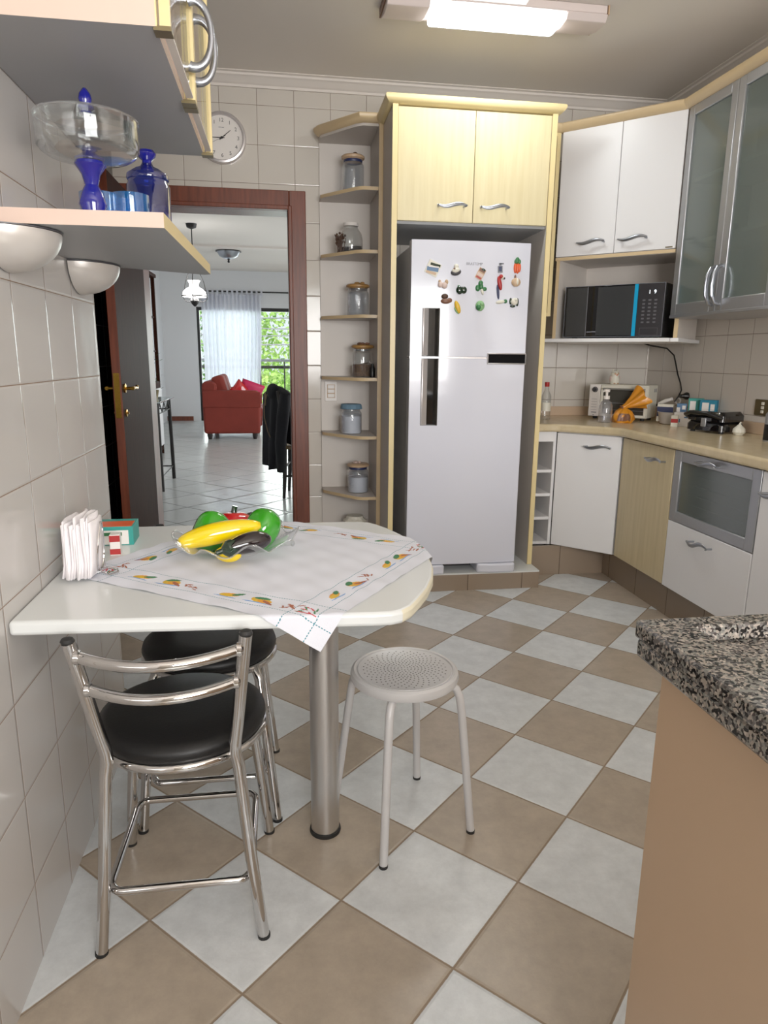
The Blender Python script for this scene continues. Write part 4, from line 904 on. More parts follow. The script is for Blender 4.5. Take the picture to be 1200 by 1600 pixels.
pts, rs = bent((.378, .452, TZ+.043), (.480, .500, TZ+.055), .003, lambda u: .001+.0275*math.sin(PI*min(1, .12+u*.86))**.5*(.68+.42*u))
ob('body', MB().tube(pts, rs, 20), m_ga, t, sharp=180)
m = MB(); dd = (Vector(pts[0])-Vector(pts[3])).normalized(); q = Vector((0, 0, 1)).rotation_difference(dd).to_matrix()
m.lathe([(.021, -.016), (.021, -.004), (.012, .006), (.007, .010), (.006, .024), (0, .026)], pts[0], 30, mod=lambda j, a, R, Z: (R*(1+.0*a), Z-(.008*math.cos(a*5) if j == 0 else 0)), M=q); ob('cap', m, m_gd, t)
pts, rs = bent((.352, .478, TZ+.028), (.412, .462, TZ+.027), .0, lambda u: .001+.019*math.sin(PI*min(1, .02+u*.96))**.5)
solo('glass_lemon', MB().tube(pts, rs, 18), m_gy, 'small yellow glass piece showing beneath the aubergine', 'glass vegetable', (.41, .48, TZ+.03), 'glass vegetables in the bowl', sharp=180)

# napkin holder
NZ = TZ+.005
t = thing('napkin_holder', 'bent wire napkin holder by the left wall on the table', 'napkin holder', (.09, .42, NZ))
def loop(x):
    pts = []
    for k in range(33):
        u = -PI/2+2*PI*k/32*.94+.1; pts.append((x+.004*math.sin(u), .43-.0*u+.022*math.cos(u)*(1.25-.5*math.sin(u)), NZ+.062+.056*math.sin(u)))
    return pts
for x in (.034, .106): ob('wire_loop', MB().tube(loop(x), .0022, 8), m_chrome, t)
ob('wire_base', MB().tube([(.034, .418, NZ+.007), (.07, .398, NZ+.003), (.106, .415, NZ+.007), (.128, .40, NZ+.003), (.142, .42, NZ+.003), (.135, .445, NZ+.003), (.106, .445, NZ+.007), (.07, .455, NZ+.003), (.034, .445, NZ+.007)], .0022, 8), m_chrome, t)
m = MB(); rr = random.Random(5)
for i in range(18):
    x = .041+.0034*i; h_ = rr.uniform(.108, .128)+(.010 if i > 9 else 0); y0 = .372+rr.uniform(-.008, .008); y1 = .49+rr.uniform(-.01, .01); s = rr.uniform(-.004, .004)
    rows = []
    for kz in range(5):
        z = NZ+.004+h_*kz/4; rows.append([m.bm.verts.new((x+s*kz/4+.003*math.sin(i+ky*1.2)*(.4+.6*kz/4)+.004*(kz == 0)*(ky-3)/3, y0+(y1-y0)*ky/6+.004*math.sin(kz+i), z-.006*(ky == 6)*(kz == 4))) for ky in range(7)])
    for A, B in zip(rows, rows[1:]):
        for k in range(6): m._f([A[k], A[k+1], B[k+1], B[k]])
nk = solo('napkin_stack', m, m_paper, 'thick sheaf of white paper napkins standing in the wire holder', 'napkins', (.075, .43, NZ), rec=False)
nk.modifiers.new('thickness', 'SOLIDIFY').thickness = .0026; nk['kind'] = 'stuff'
t = thing('tea_box', 'small teal box with orange lid edge and white label behind the napkins', 'box', (.075, .72, TZ), math.radians(2))
ob('box', MB().box(-.06, .048, -.04, .05, 0, .05), m_teal, t, W=False, bev=.001)
ob('front_label', MB().box(-.056, .036, -.0408, -.0395, .003, .040), m_plastic, t, W=False)
ob('printed_panel', MB().box(-.03, .020, -.0414, -.0405, .026, .035).box(-.01, .014, -.0414, -.0405, .008, .018), m_green, t, W=False)
ob('lid_band', MB().box(-.058, .044, -.038, .020, .0495, .051), m_org, t, W=False)
t = thing('small_carton', 'little red and white carton squeezed between napkins and teal box', 'box', (.098, .60, TZ), math.radians(5))
ob('box', MB().box(-.012, .012, -.014, .014, 0, .052), m_plastic, t, W=False, bev=.001); ob('printed_panel', MB().box(-.0125, .0125, -.0146, -.013, .034, .05).box(-.0125, .0125, -.0146, -.013, .002, .016), m_red, t, W=False)
t = thing('blue_packet', 'narrow blue packet against the left wall behind the napkins', 'packet', (.015, .585, TZ))
ob('packet', MB().box(-.010, .012, -.025, .025, 0, .07), m_blue, t, W=False, bev=.002); ob('printed_panel', MB().box(-.002, .004, -.0256, -.024, .01, .06), m_navy, t, W=False)

# ------------------------------------------------------------------ chairs and stool
def chair(name, label, loc, rz):
    t = thing(name, label, 'chair', loc, rz, 'chrome chairs with black round seats')   # backrest at local -y
    TB = .0125
    ob('seat_pad', MB().lathe([(0, .428), (.160, .428), (.174, .434), (.180, .448), (.176, .462), (.155, .472), (.08, .476), (0, .477)], (0, -.005, 0), 48), m_blackl, t, W=False, sharp=180)
    ob('seat_ring', MB().tube([(.172*math.cos(a), -.005+.172*math.sin(a), .424) for a in [2*PI*k/48 for k in range(48)]], .0105, 10, closed=True), m_chrome, t, W=False)
    for s in (-1, 1):
        p = [(s*.167, -.168, 0), (s*.146, -.170, .20), (s*.128, -.171, .42), (s*.1225, -.172, .448), (s*.1235, -.176, .474), (s*.130, -.186, .52), (s*.1455, -.215, .65), (s*.1545, -.232, .724)]
        lg = ob('rear_leg', MB().tube(p, TB, 14), m_chrome, t, W=False)
        ob('end_cap', MB().lathe([(TB*.8, 0), (TB*1.02, .004), (TB*.8, .009), (0, .011)], (s*.1550, -.2335, .722), 16), m_rubber, lg, W=False)
        ob('rubber_foot', MB().lathe([(0, -.001), (TB*1.08, -.001), (TB*1.08, .006), (TB*.9, .008)], (s*.167, -.168, .001), 16), m_rubber, lg, W=False)
        lg = ob('front_leg', MB().tube([(s*.174, .168, 0), (s*.155, .155, .20), (s*.135, .135, .40), (s*.125, .115, .424)], TB, 14), m_chrome, t, W=False)
        ob('rubber_foot', MB().lathe([(0, -.001), (TB*1.08, -.001), (TB*1.08, .006), (TB*.9, .008)], (s*.174, .168, .001), 16), m_rubber, lg, W=False)
    for z, y, x, bow in ((.694, -.226, .148, .05), (.622, -.209, .139, .05)):
        pts = [(x*math.sin(q), y-bow*(math.cos(q)), z) for q in [(-90+180*k/20)*PI/180 for k in range(21)]]
        pts = [(-x+2*x*k/20, y-bow*(1-((2*k/20)-1)**2), z-.006*(1-((2*k/20)-1)**2)) for k in range(21)]
        rl = ob('backrest_rail', MB().tube(pts, .0108, 12), m_chrome, t, W=False)
        for s in (-1, 1): ob('ferrule', MB().lathe([(.0108, -.006), (.0135, -.004), (.0135, .004), (.0108, .006)], (s*x*.96, y-.006, z), 14, M=Matrix.Rotation(PI/2, 3, 'Y')), m_chrome, rl, W=False)
    R = []
    for sx, sy, a0 in ((1, -1, -90), (1, 1, 0), (-1, 1, 90), (-1, -1, 180)):
        for k in range(6):
            a = math.radians(a0+90*k/5); x0, y0 = sx*.118, sy*.122
            R.append((x0+.026*math.cos(a), y0+.034*math.sin(a)+(-.006 if sy < 0 else 0), .142-(.012 if sy > 0 else 0)))
    ob('footrest_ring', MB().tube(R, .0085, 10, closed=True), m_chrome, t, W=False)
    return t
ch = chair('dining_chair', 'chrome chair with round black seat and curved rails, nearest at the table', (.285, .303, 0), 0)
dup(ch, (.306, .684, 0), PI, 'chrome chair with black round seat tucked deeper under the table, facing the first')

t = thing('stool', 'round silver grey metal stool with perforated seat beside the table post', 'stool', (.812, .470, 0), math.radians(17))
m = MB(); SR = .137
m.lathe([(0, .4435), (.1175, .4435), (.1195, .4445), (.1212, .4415), (.1225, .4415), (.1245, .4450), (.130, .4462), (.1365, .441), (.139, .430), (.136, .420), (.126, .416), (.118, .420), (0, .425)], n=64)
m.mi = 1
for k in range(1, 13):
    r_ = .0088*k; n = 6*k if k < 5 else 34
    if k == 12: n = 34
    for q in range(n):
        a = 2*PI*q/n+k*.11; hx, hy = r_*math.cos(a), r_*math.sin(a); rad = .0019
        m.poly([(hx+rad*math.cos(w_), hy+rad*math.sin(w_), .4440) for w_ in [2*PI*e/8 for e in range(8)]])
ob('seat', m, [m_stool, m_hole], t, W=False, rec=False)
for k, (lx, ly) in enumerate(((-.075, -.167), (.172, -.070), (.077, .182), (-.174, .092))):
    rot = Matrix.Rotation(-math.radians(17), 3, 'Z'); d = rot @ Vector((lx, ly, 0)); u = d.normalized()
    lg = ob('leg', MB().tube([u*.085+Vector((0, 0, .418)), u*.118+Vector((0, 0, .415)), u*.134+Vector((0, 0, .405)), u*.1435+Vector((0, 0, .385)), u*.150+Vector((0, 0, .345)), d+Vector((0, 0, .004))], .0105, 14), m_stool, t, W=False)
    ob('rubber_foot', MB().lathe([(0, 0), (.0112, 0), (.0115, .007), (.009, .009)], d, 14), m_rubber, lg, W=False)
# ------------------------------------------------------------------ left wall: cabinet, shelf, glassware, lamps
t = thing('wall_cabinet', 'cream wall cabinet with glass doors and big bow handles above the left shelf', 'cabinet', (0, .186, 1.749))
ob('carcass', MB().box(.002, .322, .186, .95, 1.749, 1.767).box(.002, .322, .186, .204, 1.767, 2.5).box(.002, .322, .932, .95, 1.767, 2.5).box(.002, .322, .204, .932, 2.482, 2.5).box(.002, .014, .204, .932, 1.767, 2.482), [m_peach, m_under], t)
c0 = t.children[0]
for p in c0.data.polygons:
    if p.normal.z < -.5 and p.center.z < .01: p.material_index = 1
ob('divider', MB().box(.02, .31, .55, .566, 1.767, 2.482), m_peach, t)
ob('shelf', MB().box(.016, .30, .204, .932, 2.1, 2.112), m_glass, t)
ob('edge_band', MB().box(.322, .3245, .186, .204, 1.7495, 2.5).box(.322, .3245, .55, .566, 1.7495, 2.5).box(.322, .3245, .932, .95, 1.7495, 2.5), m_edge, t)
for y0, y1, hy, hs in ((.187, .556, .518, -1), (.559, .949, .60, 1)):
    m = MB().box(.328, .346, y0, y0+.012, 1.75, 2.5).box(.328, .346, y1-.012, y1, 1.75, 2.5)
    dd = ob('door', m, m_edge, t, bev=.001)
    ob('glass_panel', MB().box(.334, .340, y0+.012, y1-.012, 1.752, 2.498), m_pane, dd)
    ob('bottom_strip', MB().box(.330, .344, y0+.04, y1-.04, 1.7505, 1.7545), m_carcw, dd)
    for yy in (y0, y1-.03): ob('hinge', MB().box(.318, .347, yy, yy+.03, 1.744, 1.751), m_bolt, dd)
    n = 16; pts = []
    for k in range(n+1):
        a = -PI/2+PI*k/n; pts.append((.346+.040*max(0, math.cos(a))**.8, hy, 1.872+.062*math.sin(a)))
    pts = [(.340, hy, 1.812)]+pts+[(.340, hy, 1.932)]
    rs = [.011]+[.0105-.004*math.sin(PI*k/n) for k in range(n+1)]+[.011]
    ob('handle', MB().tube(pts, rs, 12, flat=(1, .8)), m_handle, dd)
t = thing('wall_shelf', 'cream shelf board on the left wall carrying blue glassware', 'shelf', (0, .262, 1.449))
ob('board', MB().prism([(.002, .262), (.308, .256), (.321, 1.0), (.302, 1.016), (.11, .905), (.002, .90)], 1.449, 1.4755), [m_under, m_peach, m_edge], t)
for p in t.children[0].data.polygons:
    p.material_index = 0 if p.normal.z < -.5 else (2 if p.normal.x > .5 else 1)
def sconce(label, y):
    t = thing('wall_lamp', label, 'wall lamp', (0, y, 1.448), 0, 'half bowl wall lamps under the shelf')
    prof = [(.100*math.sin(q), -.072*math.cos(q)**1.0) for q in [PI/2*k/10 for k in range(11)]]+[(.1, .0), (.096, .0)]
    m = MB(); m.lathe([(max(R, .0), Z) for R, Z in prof], (.004, 0, -.004), 32, a0=-PI/2, a1=PI/2); ob('half_bowl', m, m_handle if False else M_('satin_silver_paint', lin(206, 200, 194), .35, .35), t, W=False, sharp=60)
    ob('shelf_gap_shade', MB().lathe([(0, -.003), (.102, -.003), (.102, -.0008), (0, -.0008)], (.004, 0, 0), 32, a0=-PI/2, a1=PI/2), m_dgrey, t, W=False)  # dark disc draws the shaded gap between bowl and shelf
    ob('wall_plate', MB().box(.0005, .008, -.04, .04, -.06, -.003), m_alu, t, W=False)
sconce('silver half bowl wall lamp under the near shelf end, cut off at the left', .335)
sconce('silver half bowl wall lamp under the far end of the shelf by the doorway', .835)
SZ2 = 1.4755
t = thing('cake_stand', 'clear glass covered dish on a cobalt blue glass stem on the left shelf', 'cake stand', (.148, .42, SZ2))
ob('stem', MB().lathe([(0, 0), (.045, 0), (.046, .004), (.02, .010), (.02, .02), (.027, .038), (.022, .058), (.013, .075), (.018, .095), (.030, .112), (.028, .118), (0, .118)], n=32), m_cobalts, t, W=False)
ob('dish', MB().lathe([(0, .118), (.05, .120), (.078, .126), (.089, .133), (.0925, .142), (.0925, .178)], n=56), m_glass, t, W=False)
cv = ob('cover', MB().lathe([(.094, .140), (.0955, .142), (.0955, .193), (.090, .199), (.05, .205), (.012, .206)], n=56), m_glass, t, W=False)
ob('rim', MB().tube([(.0955*math.cos(a), .0955*math.sin(a), .195) for a in [2*PI*k/56 for k in range(56)]], .0022, 8, closed=True), m_crystal, cv, W=False)
ob('finial', MB().lathe([(0, .204), (.013, .205), (.010, .210), (.016, .213), (.016, .217), (.010, .221), (.013, .230), (.011, .240), (.004, .250), (0, .252)], n=20), m_cobalts, cv, W=False)
t = thing('apothecary_jar', 'tall cobalt blue glass jar with knob lid at the shelf edge', 'jar', (.205, .74, SZ2))
ob('glass_body', MB().lathe([(0, .003), (.047, .003), (.051, .008), (.051, .145), (.047, .152), (.046, .160)], n=36), m_cobalt, t, W=False)
ld = ob('lid', MB().lathe([(.049, .160), (.050, .164), (.048, .172), (.03, .184), (.016, .19), (.012, .197)], n=36), m_cobalt, t, W=False)
ob('knob', MB().lathe([(.012, .195), (.011, .203), (.021, .212), (.023, .219), (.018, .226), (0, .230)], n=24), m_cobalts, ld, W=False)
for (x, y, lb) in ((.115, .62, 'light blue glass tumbler behind the cake stand stem'), (.183, .62, 'light blue glass tumbler between the cake stand and cobalt jar')):
    solo('glass_tumbler', MB().lathe([(0, .004), (.036, .004), (.041, .012), (.042, .10), (.040, .10), (.038, .014), (0, .008)], (x, y, SZ2), 36), m_aqua, lb, 'tumbler', (x, y, SZ2), 'light blue tumblers')

# ------------------------------------------------------------------ granite island
t = thing('island_counter', 'speckled grey granite island top with a shallow sink recess', 'countertop', (1.4, -1.2, .85))
ox0, ox1, oy0, oy1 = .955, 1.95, -2.3, -.372; rim = .062
m = MB(); m.box(ox0, ox1, oy0, oy1, .853, .8765)
ob('slab', m, m_granite, t, bev=.004)
m = MB(); o_ = [(ox0-.003, oy0), (ox1, oy0), (ox1, oy1+.003), (ox0-.003, oy1+.003)]; i_ = [(ox0+rim, oy0+rim), (ox1-rim, oy0+rim), (ox1-rim, oy1-.020), (ox0+rim, oy1-.026)]
A = [m.bm.verts.new((*p, .8775)) for p in o_]; B = [m.bm.verts.new((*p, .900)) for p in o_]; C = [m.bm.verts.new((*p, .900)) for p in i_]; D = [m.bm.verts.new((*p, .8775)) for p in i_]
for i in range(4):
    j = (i+1) % 4
    for P, Q in ((A, B), (B, C), (C, D), (D, A)): m._f([P[i], P[j], Q[j], Q[i]])
ob('raised_rim', m, m_granite, t, bev=.004)
t = thing('island_cabinet', 'plain tan island cabinet side under the granite top', 'cabinet', (1.45, -1.3, 0))
ob('side_panel', MB().box(.985, 1.003, -2.25, -.388, .012, .852), m_tan, t, bev=.001)
ob('carcass', MB().box(1.004, 1.9, -2.25, -.40, .06, .852), m_tan, t)
ob('kick_board', MB().box(1.03, 1.85, -2.2, -.45, 0, .06), m_dgrey, t)

# ------------------------------------------------------------------ ceiling light
t = thing('ceiling_light', 'long white fluorescent ceiling fixture with lit ribbed cover', 'ceiling light', (1.46, 2.12, K))
ob('housing', MB().box(-.475, .475, -.085, .115, -.034, -.001), m_pinkw, t, W=False, bev=.004)
ob('side_flange', MB().prism([(.118, -.036), (.02, -.062), (-.07, -.062), (-.088, -.036)], -.478, -.298, 'x'), m_pinkw, t, W=False, bev=.003)
ob('side_flange', MB().prism([(.118, -.036), (.02, -.062), (-.07, -.062), (-.088, -.036)], .298, .478, 'x'), m_pinkw, t, W=False, bev=.003)
ob('mounting_bar', MB().box(-.15, .11, -.20, -.085, -.03, -.001), m_plastic, t, W=False, bev=.003)
for x in (-.484, .478): ob('end_cap', MB().box(x, x+.006, -.086, .116, -.036, -.001), m_brn if x < 0 else m_tanp, t, W=False)
m = MB(); n = 58; 
for k in range(n):
    x = -.275+.55*k/n; pr_ = [(.085*math.cos(q), -.038-.045*math.sin(q)) for q in [PI*e/12 for e in range(13)]]
    g = .0025
    A = [m.bm.verts.new((x, y*.98+.012, z)) for y, z in pr_]; B = [m.bm.verts.new((x+.29/n, y+.012, z-g)) for y, z in pr_]; C = [m.bm.verts.new((x+.58/n, y*.98+.012, z)) for y, z in pr_]
    for P, Q in ((A, B), (B, C)):
        for e in range(12): m._f([P[e], P[e+1], Q[e+1], Q[e]])
ob('lit_cover', m, m_tube, t, W=False, rec=False)

# ------------------------------------------------------------------ living room seen through the doorway
YF = 12.4
struct('floor_living', MB().box(-1.7, 3.6, 3.16, YF+.1, -.06, 0), m_floorL, smooth=False)
struct('ceiling_living', MB().box(-1.7, 3.6, 3.16, 8.5, 2.60, 2.8).box(-1.7, 3.6, 8.5, YF+.1, 2.73, 2.82), m_paint, smooth=False)
struct('wall_hall', MB().box(-1.7, -.258, 3.162, 3.255, 0, 2.6).box(.606, 3.6, 3.162, 3.255, 0, 2.6).box(-.258, .606, 3.162, 3.255, 2.047, 2.6), m_plaster, smooth=False)
struct('wall_living_left', MB().box(-1.75, -1.6, 3.16, YF+.1, 0, 2.8), m_plaster, smooth=False)
struct('wall_living_right', MB().box(3.5, 3.65, 3.16, YF+.1, 0, 2.8), m_plaster, smooth=False)
struct('wall_far', MB().box(-1.7, -.98, YF, YF+.12, 0, 2.8).box(2.3, 3.6, YF, YF+.12, 0, 2.8).box(-.98, 2.3, YF, YF+.12, 2.085, 2.8), m_plaster, smooth=False)
struct('trim_4', MB().box(-1.6, 3.5, 8.44, 8.5, 2.575, 2.60), m_cornice)
struct('baseboard_far', MB().box(-1.6, -1.12, YF-.02, YF, 0, .085), m_wdoor)
b = MB()
b.box(-.98, 2.3, YF, YF+.06, 2.02, 2.085).box(-.98, 2.3, YF, YF+.06, 0, .05)
for x in (-.98, .12, 1.2, 2.25): b.box(x, x+.05, YF+.01, YF+.06, .05, 2.02)
w = struct('window_2', b, m_black, smooth=False)
for x0, x1 in ((-.93, .12), (.17, 1.2), (1.25, 2.25)): struct('window_pane', MB().box(x0, x1, YF+.03, YF+.034, .05, 2.02), m_pane, w)
t = thing('balcony_railing', 'black balcony railing beyond the glass door', 'railing', (.6, YF+1.2, 0))
ob('top_bar', MB().box(-2.2, 2.2, -.025, .025, 1.10, 1.15), m_print, t, W=False); ob('middle_bar', MB().box(-2.2, 2.2, -.02, .02, .96, 1.02), m_iron, t, W=False)
for k in range(7): ob('post', MB().box(-2.1+.7*k, -2.07+.7*k, -.015, .015, 0, 1.1), m_iron, t, W=False)
struct('balcony_floor', MB().box(-3, 4, YF+.12, YF+1.6, -.12, -.02), m_splash, smooth=False)
t = thing('curtain_rod', 'black curtain rod above the balcony door', 'curtain rod', (.6, YF-.07, 2.36))
ob('rod', MB().tube([(-1.6, 0, 0), (1.8, 0, 0)], .014, 10), m_black, t, W=False)
for x in (-1.5, .5, 1.7): ob('bracket', MB().box(x-.01, x+.01, 0, .07, -.012, .012), m_black, t, W=False)
t = thing('curtain', 'sheer white pleated curtain covering the left of the balcony door', 'curtain', (-.35, YF-.08, 0))
m = MB(); cols = []
for k in range(161):
    u = k/160; L_ = []
    for j in range(13):
        v = j/12; z = .02+2.29*v; x = -.53+(1.08-.10*(1-v)**2*(1 if v < .5 else 1)+.0*v)*u; amp = .030+.01*math.sin(u*9)
        L_.append(m.bm.verts.new((x+.02*math.sin(v*3+u*5)*(1-v), amp*math.sin(u*2*PI*15+.4*math.sin(v*2+u*7))+.012*math.sin(u*43+v), z)))
    cols.append(L_)
for A, B in zip(cols, cols[1:]):
    for j in range(12): m._f([A[j], B[j], B[j+1], A[j+1]])
ob('pleated_cloth', m, m_curt, t, W=False, rec=False, sharp=180)
for k in range(13): ob('tab', MB().box(-.51+.088*k, -.475+.088*k, -.006, .03, 2.28, 2.375).box(-.51+.088*k, -.475+.088*k, -.008, .028, 2.37, 2.38), m_curt, t, W=False)

# red loveseat, seen from its arm
t = thing('loveseat', 'red upholstered loveseat with rolled arms seen from its side', 'sofa', (-.19, 9.95, 0))
def arm(y):
    m = MB(); prof = [(-.41, .085), (.40, .085), (.405, .40), (.41, .62), (.40, .68), (.365, .715), (-.39, .72), (-.42, .70), (-.425, .5)]
    m.prism(prof, y-.09, y+.09, 'y'); return m
for y in (-.56, .56): ob('arm', arm(y), m_sofa, t, W=False, bev=.03, seg=3)
ob('arm_roll', MB().box(-.42, .418, -.66, -.635, .47, .70), m_sofa, t, W=False, bev=.012, seg=3)
ob('base', MB().box(-.40, .36, -.47, .47, .09, .30), m_sofa, t, W=False, bev=.02)
ob('backrest', MB().prism([(-.42, .09), (-.24, .09), (-.22, .80), (-.28, .845), (-.39, .845), (-.43, .80)], -.615, .615, 'y'), m_sofa, t, W=False, bev=.03, seg=3)
for y in (-.235, .235):
    ob('seat_cushion', MB().box(-.22, .44, y-.23, y+.23, .30, .46), m_sofa, t, W=False, bev=.05, seg=4)
    m = MB().box(-.10, .09, y-.225, y+.225, -.22, .24); m.bm.transform(TR((-.16, 0, .69), 0, math.radians(-16))); ob('back_cushion', m, m_sofa, t, W=False, bev=.06, seg=4)
for x in (-.34, .32):
    for y in (-.58, .58): ob('foot', MB().lathe([(0, 0), (.026, 0), (.04, .05), (.04, .088), (0, .088)], (x, y, 0), 14), m_darkwood, t, W=False)
def pillow(label, loc, r, mm, s=.20):
    m = MB(); n = 12
    for sg in (1, -1):
        V = [[m.bm.verts.new((s*(2*i/n-1)*(1-.12*(1-abs(2*j/n-1))**1)*1.0, sg*.075*((1-(2*i/n-1)**2)*(1-(2*j/n-1)**2))**.45, s*(2*j/n-1))) for j in range(n+1)] for i in range(n+1)]
        for i in range(n):
            for j in range(n): m._f([V[i][j], V[i+1][j], V[i+1][j+1], V[i][j+1]])
    bmesh.ops.remove_doubles(m.bm, verts=m.bm.verts, dist=.0005); o = solo('cushion', m, mm, label, 'cushion', group='cushions on the red loveseat', sharp=180); o.location = loc; o.rotation_euler = r
pillow('magenta satin cushion propped on the red loveseat, right of the other', (.06, 9.72, .66), (.25, .35, .2), m_pink, .18)
pillow('crimson cushion lying on the red loveseat beside the magenta one', (-.10, 9.62, .67), (.15, .75, .5), m_gr, .15)

# hutch, console table, plant
t = thing('display_hutch', 'tall dark brown hutch with pale lower panels on the left of the living room', 'cabinet', (-1.27, 7.45, 0))
m = MB(); m.box(-.32, .31, -.45, .45, .05, .9); ob('lower_cabinet', m, m_wleaf, t, W=False, bev=.004)
for y in (-.22, .22): ob('door', MB().box(.31, .325, y-.19, y+.19, .12, .82), m_plaster, t, W=False, bev=.003)
for y in (-.43, .43):
    for x in (-.3, .29): ob('upright', MB().box(x-.02, x+.02, y-.02, y+.02, 0, 2.15), m_wleaf, t, W=False)
ob('top_board', MB().box(-.33, .33, -.46, .46, 2.12, 2.16), m_wleaf, t, W=False, bev=.004)
for z in (1.25, 1.65): ob('shelf', MB().box(-.3, .29, -.43, .43, z, z+.02), m_wleaf, t, W=False)
t = thing('console_table', 'dark metal console table with glass top beyond the open door', 'table', (-.79, 5.62, 0))
ob('glass_top', MB().box(-.24, .255, -.40, .43, .80, .812), thin_glass('greenish_table_glass', (.72, .82, .8, 1), blend=.5, haze=.15), t, W=False, bev=.003)
for x in (-.2, .22):
    for y in (-.35, .35): ob('leg', MB().tube([(x*.98, y*.94, .80), (x, y, .4), (x+.004, y, .0)], .018, 8), m_iron, t, W=False)
for z, r_ in ((.70, .006), (.13, .006)):
    m = MB(); m.tube([(-.2, -.34, z), (.22, -.34, z), (.22, .34, z), (-.2, .34, z)], r_, 6, closed=True); ob('stretcher', m, m_iron, t, W=False)
m = MB()
for k in range(3): m.tube([(.22, -.34+.227*k, .70), (.222, -.23+.227*k, .785), (.22, -.113+.227*k, .70)], .005, 6)
ob('wire_ornament', m, m_iron, t, W=False)
t = thing('potted_plant', 'small leafy potted plant standing on the glass console table', 'plant', (-.68, 5.78, .812))
ob('pot', MB().lathe([(0, 0), (.035, 0), (.05, .08), (.046, .08), (.044, .07), (0, .07)], n=20), m_bolt, t, W=False)
m = MB(); rr = random.Random(9)
for k in range(60):
    a = rr.uniform(0, 2*PI); h_ = rr.uniform(.08, .42); R = rr.uniform(.01, .07); c_ = Vector((R*math.cos(a), R*math.sin(a), h_)); d = Vector((math.cos(a), math.sin(a), rr.uniform(-.3, .6))).normalized()*rr.uniform(.03, .05); s = Vector((-d.y, d.x, 0))*.35
    m.quad(c_, c_+d*.5+s, c_+d, c_+d*.5-s)
ob('foliage', m, foliage_mat('dark_leaf', lin(40, 66, 36), lin(70, 96, 54)), t, W=False, rec=False, smooth=False)
ob('stem', MB().tube([(0, 0, .05), (.004, 0, .2), (-.003, .003, .38)], .004, 6), m_brown, t, W=False)

# dining chair with a jacket
t = thing('wooden_chair', 'dark turned wood chair with rush seat just inside the living room', 'chair', (.765, 5.0, 0), math.radians(-8))
for y in (-.18, .18):
    ob('rear_leg', MB().tube([(-.215, y, 0), (-.205, y, .2), (-.2, y, .45), (-.215, y, .7), (-.25, y, .93)], [.014, .019, .02, .018, .014], 10), m_darkwood, t, W=False)
    ob('front_leg', MB().tube([(.2, y*1.1, 0), (.2, y*1.1, .2), (.2, y*1.1, .45)], [.014, .02, .018], 10), m_darkwood, t, W=False)
ob('seat', MB().prism(rpts(0, 0, .44, .42, .03), .435, .465), m_rope, t, W=False, bev=.01)
for z, x in ((.6, -.207), (.75, -.222), (.88, -.242)): ob('back_slat', MB().box(x-.008, x+.008, -.18, .18, z-.03, z+.03), m_darkwood, t, W=False, bev=.004)
for y in (-.18, .18): ob('stretcher', MB().tube([(-.205, y, .2), (.2, y*1.1, .2)], .01, 8), m_darkwood, t, W=False)
for x in (-.205, .2): ob('stretcher', MB().tube([(x, -.18, .27), (x, .18, .27)], .01, 8), m_darkwood, t, W=False)
t = thing('jacket', 'black jacket hung over the back of the wooden chair', 'jacket', (.495, 4.97, .22), math.radians(26))
m = MB(); cols = []
for k in range(25):
    u = k/24; y = -.22+.44*u; L_ = []
    for j in range(22):
        v = j/21
        if v < .62: q = v/.62; z = .02+.08*abs(u-.55)+(.72-(.02+.08*abs(u-.55)))*q-.06*abs(2*u-1)**2*q; x = -.045-.05*(1-q)*abs(math.sin(u*7+.5))-.02*math.sin(u*16)*(1-q*.6)
        elif v < .72: q = (v-.62)/.1; a = PI*q; z = .72-.06*abs(2*u-1)**2+.03*math.sin(a); x = -.045*math.cos(a)
        else: q = (v-.72)/.28; z = .72-.06*abs(2*u-1)**2-.45*q; x = .045+.02*math.sin(u*12)*q
        L_.append(m.bm.verts.new((x+.0*u, y*(1-.18*(1-min(1, v/.62))), z)))
    cols.append(L_)
for A, B in zip(cols, cols[1:]):
    for j in range(21): m._f([A[j], B[j], B[j+1], A[j+1]])
jk = ob('body', m, m_fabblack, t, W=False, sharp=180); jk.modifiers.new('thickness', 'SOLIDIFY').thickness = .012
ob('sleeve', MB().tube([(-.03, -.20, .68), (-.075, -.235, .5), (-.09, -.21, .28), (-.07, -.17, .03)], [.05, .052, .046, .036], 12), m_fabblack, t, W=False, sharp=180)
ob('hood', MB().ell((-.035, .02, .70), (.045, .10, .07), None, 16, 10), m_fabblack, t, W=False, sharp=180)
t = thing('shoulder_bag_strap', 'tan leather bag strap hanging over the jacket on the chair', 'strap', (.40, 4.93, .4))
ob('strap', MB().tube([(.40, 4.90, .90), (.375, 4.885, .80), (.375, 4.90, .70), (.40, 4.93, .58), (.445, 4.965, .47), (.50, 4.985, .40)], .008, 8, flat=(1.6, .6)), m_rope, t)
ob('ring', MB().tube([(.385+.0*a, 4.90+.028*math.cos(a), .86+.05*math.sin(a)) for a in [2*PI*k/20 for k in range(20)]], .006, 8, closed=True), m_rope, t)

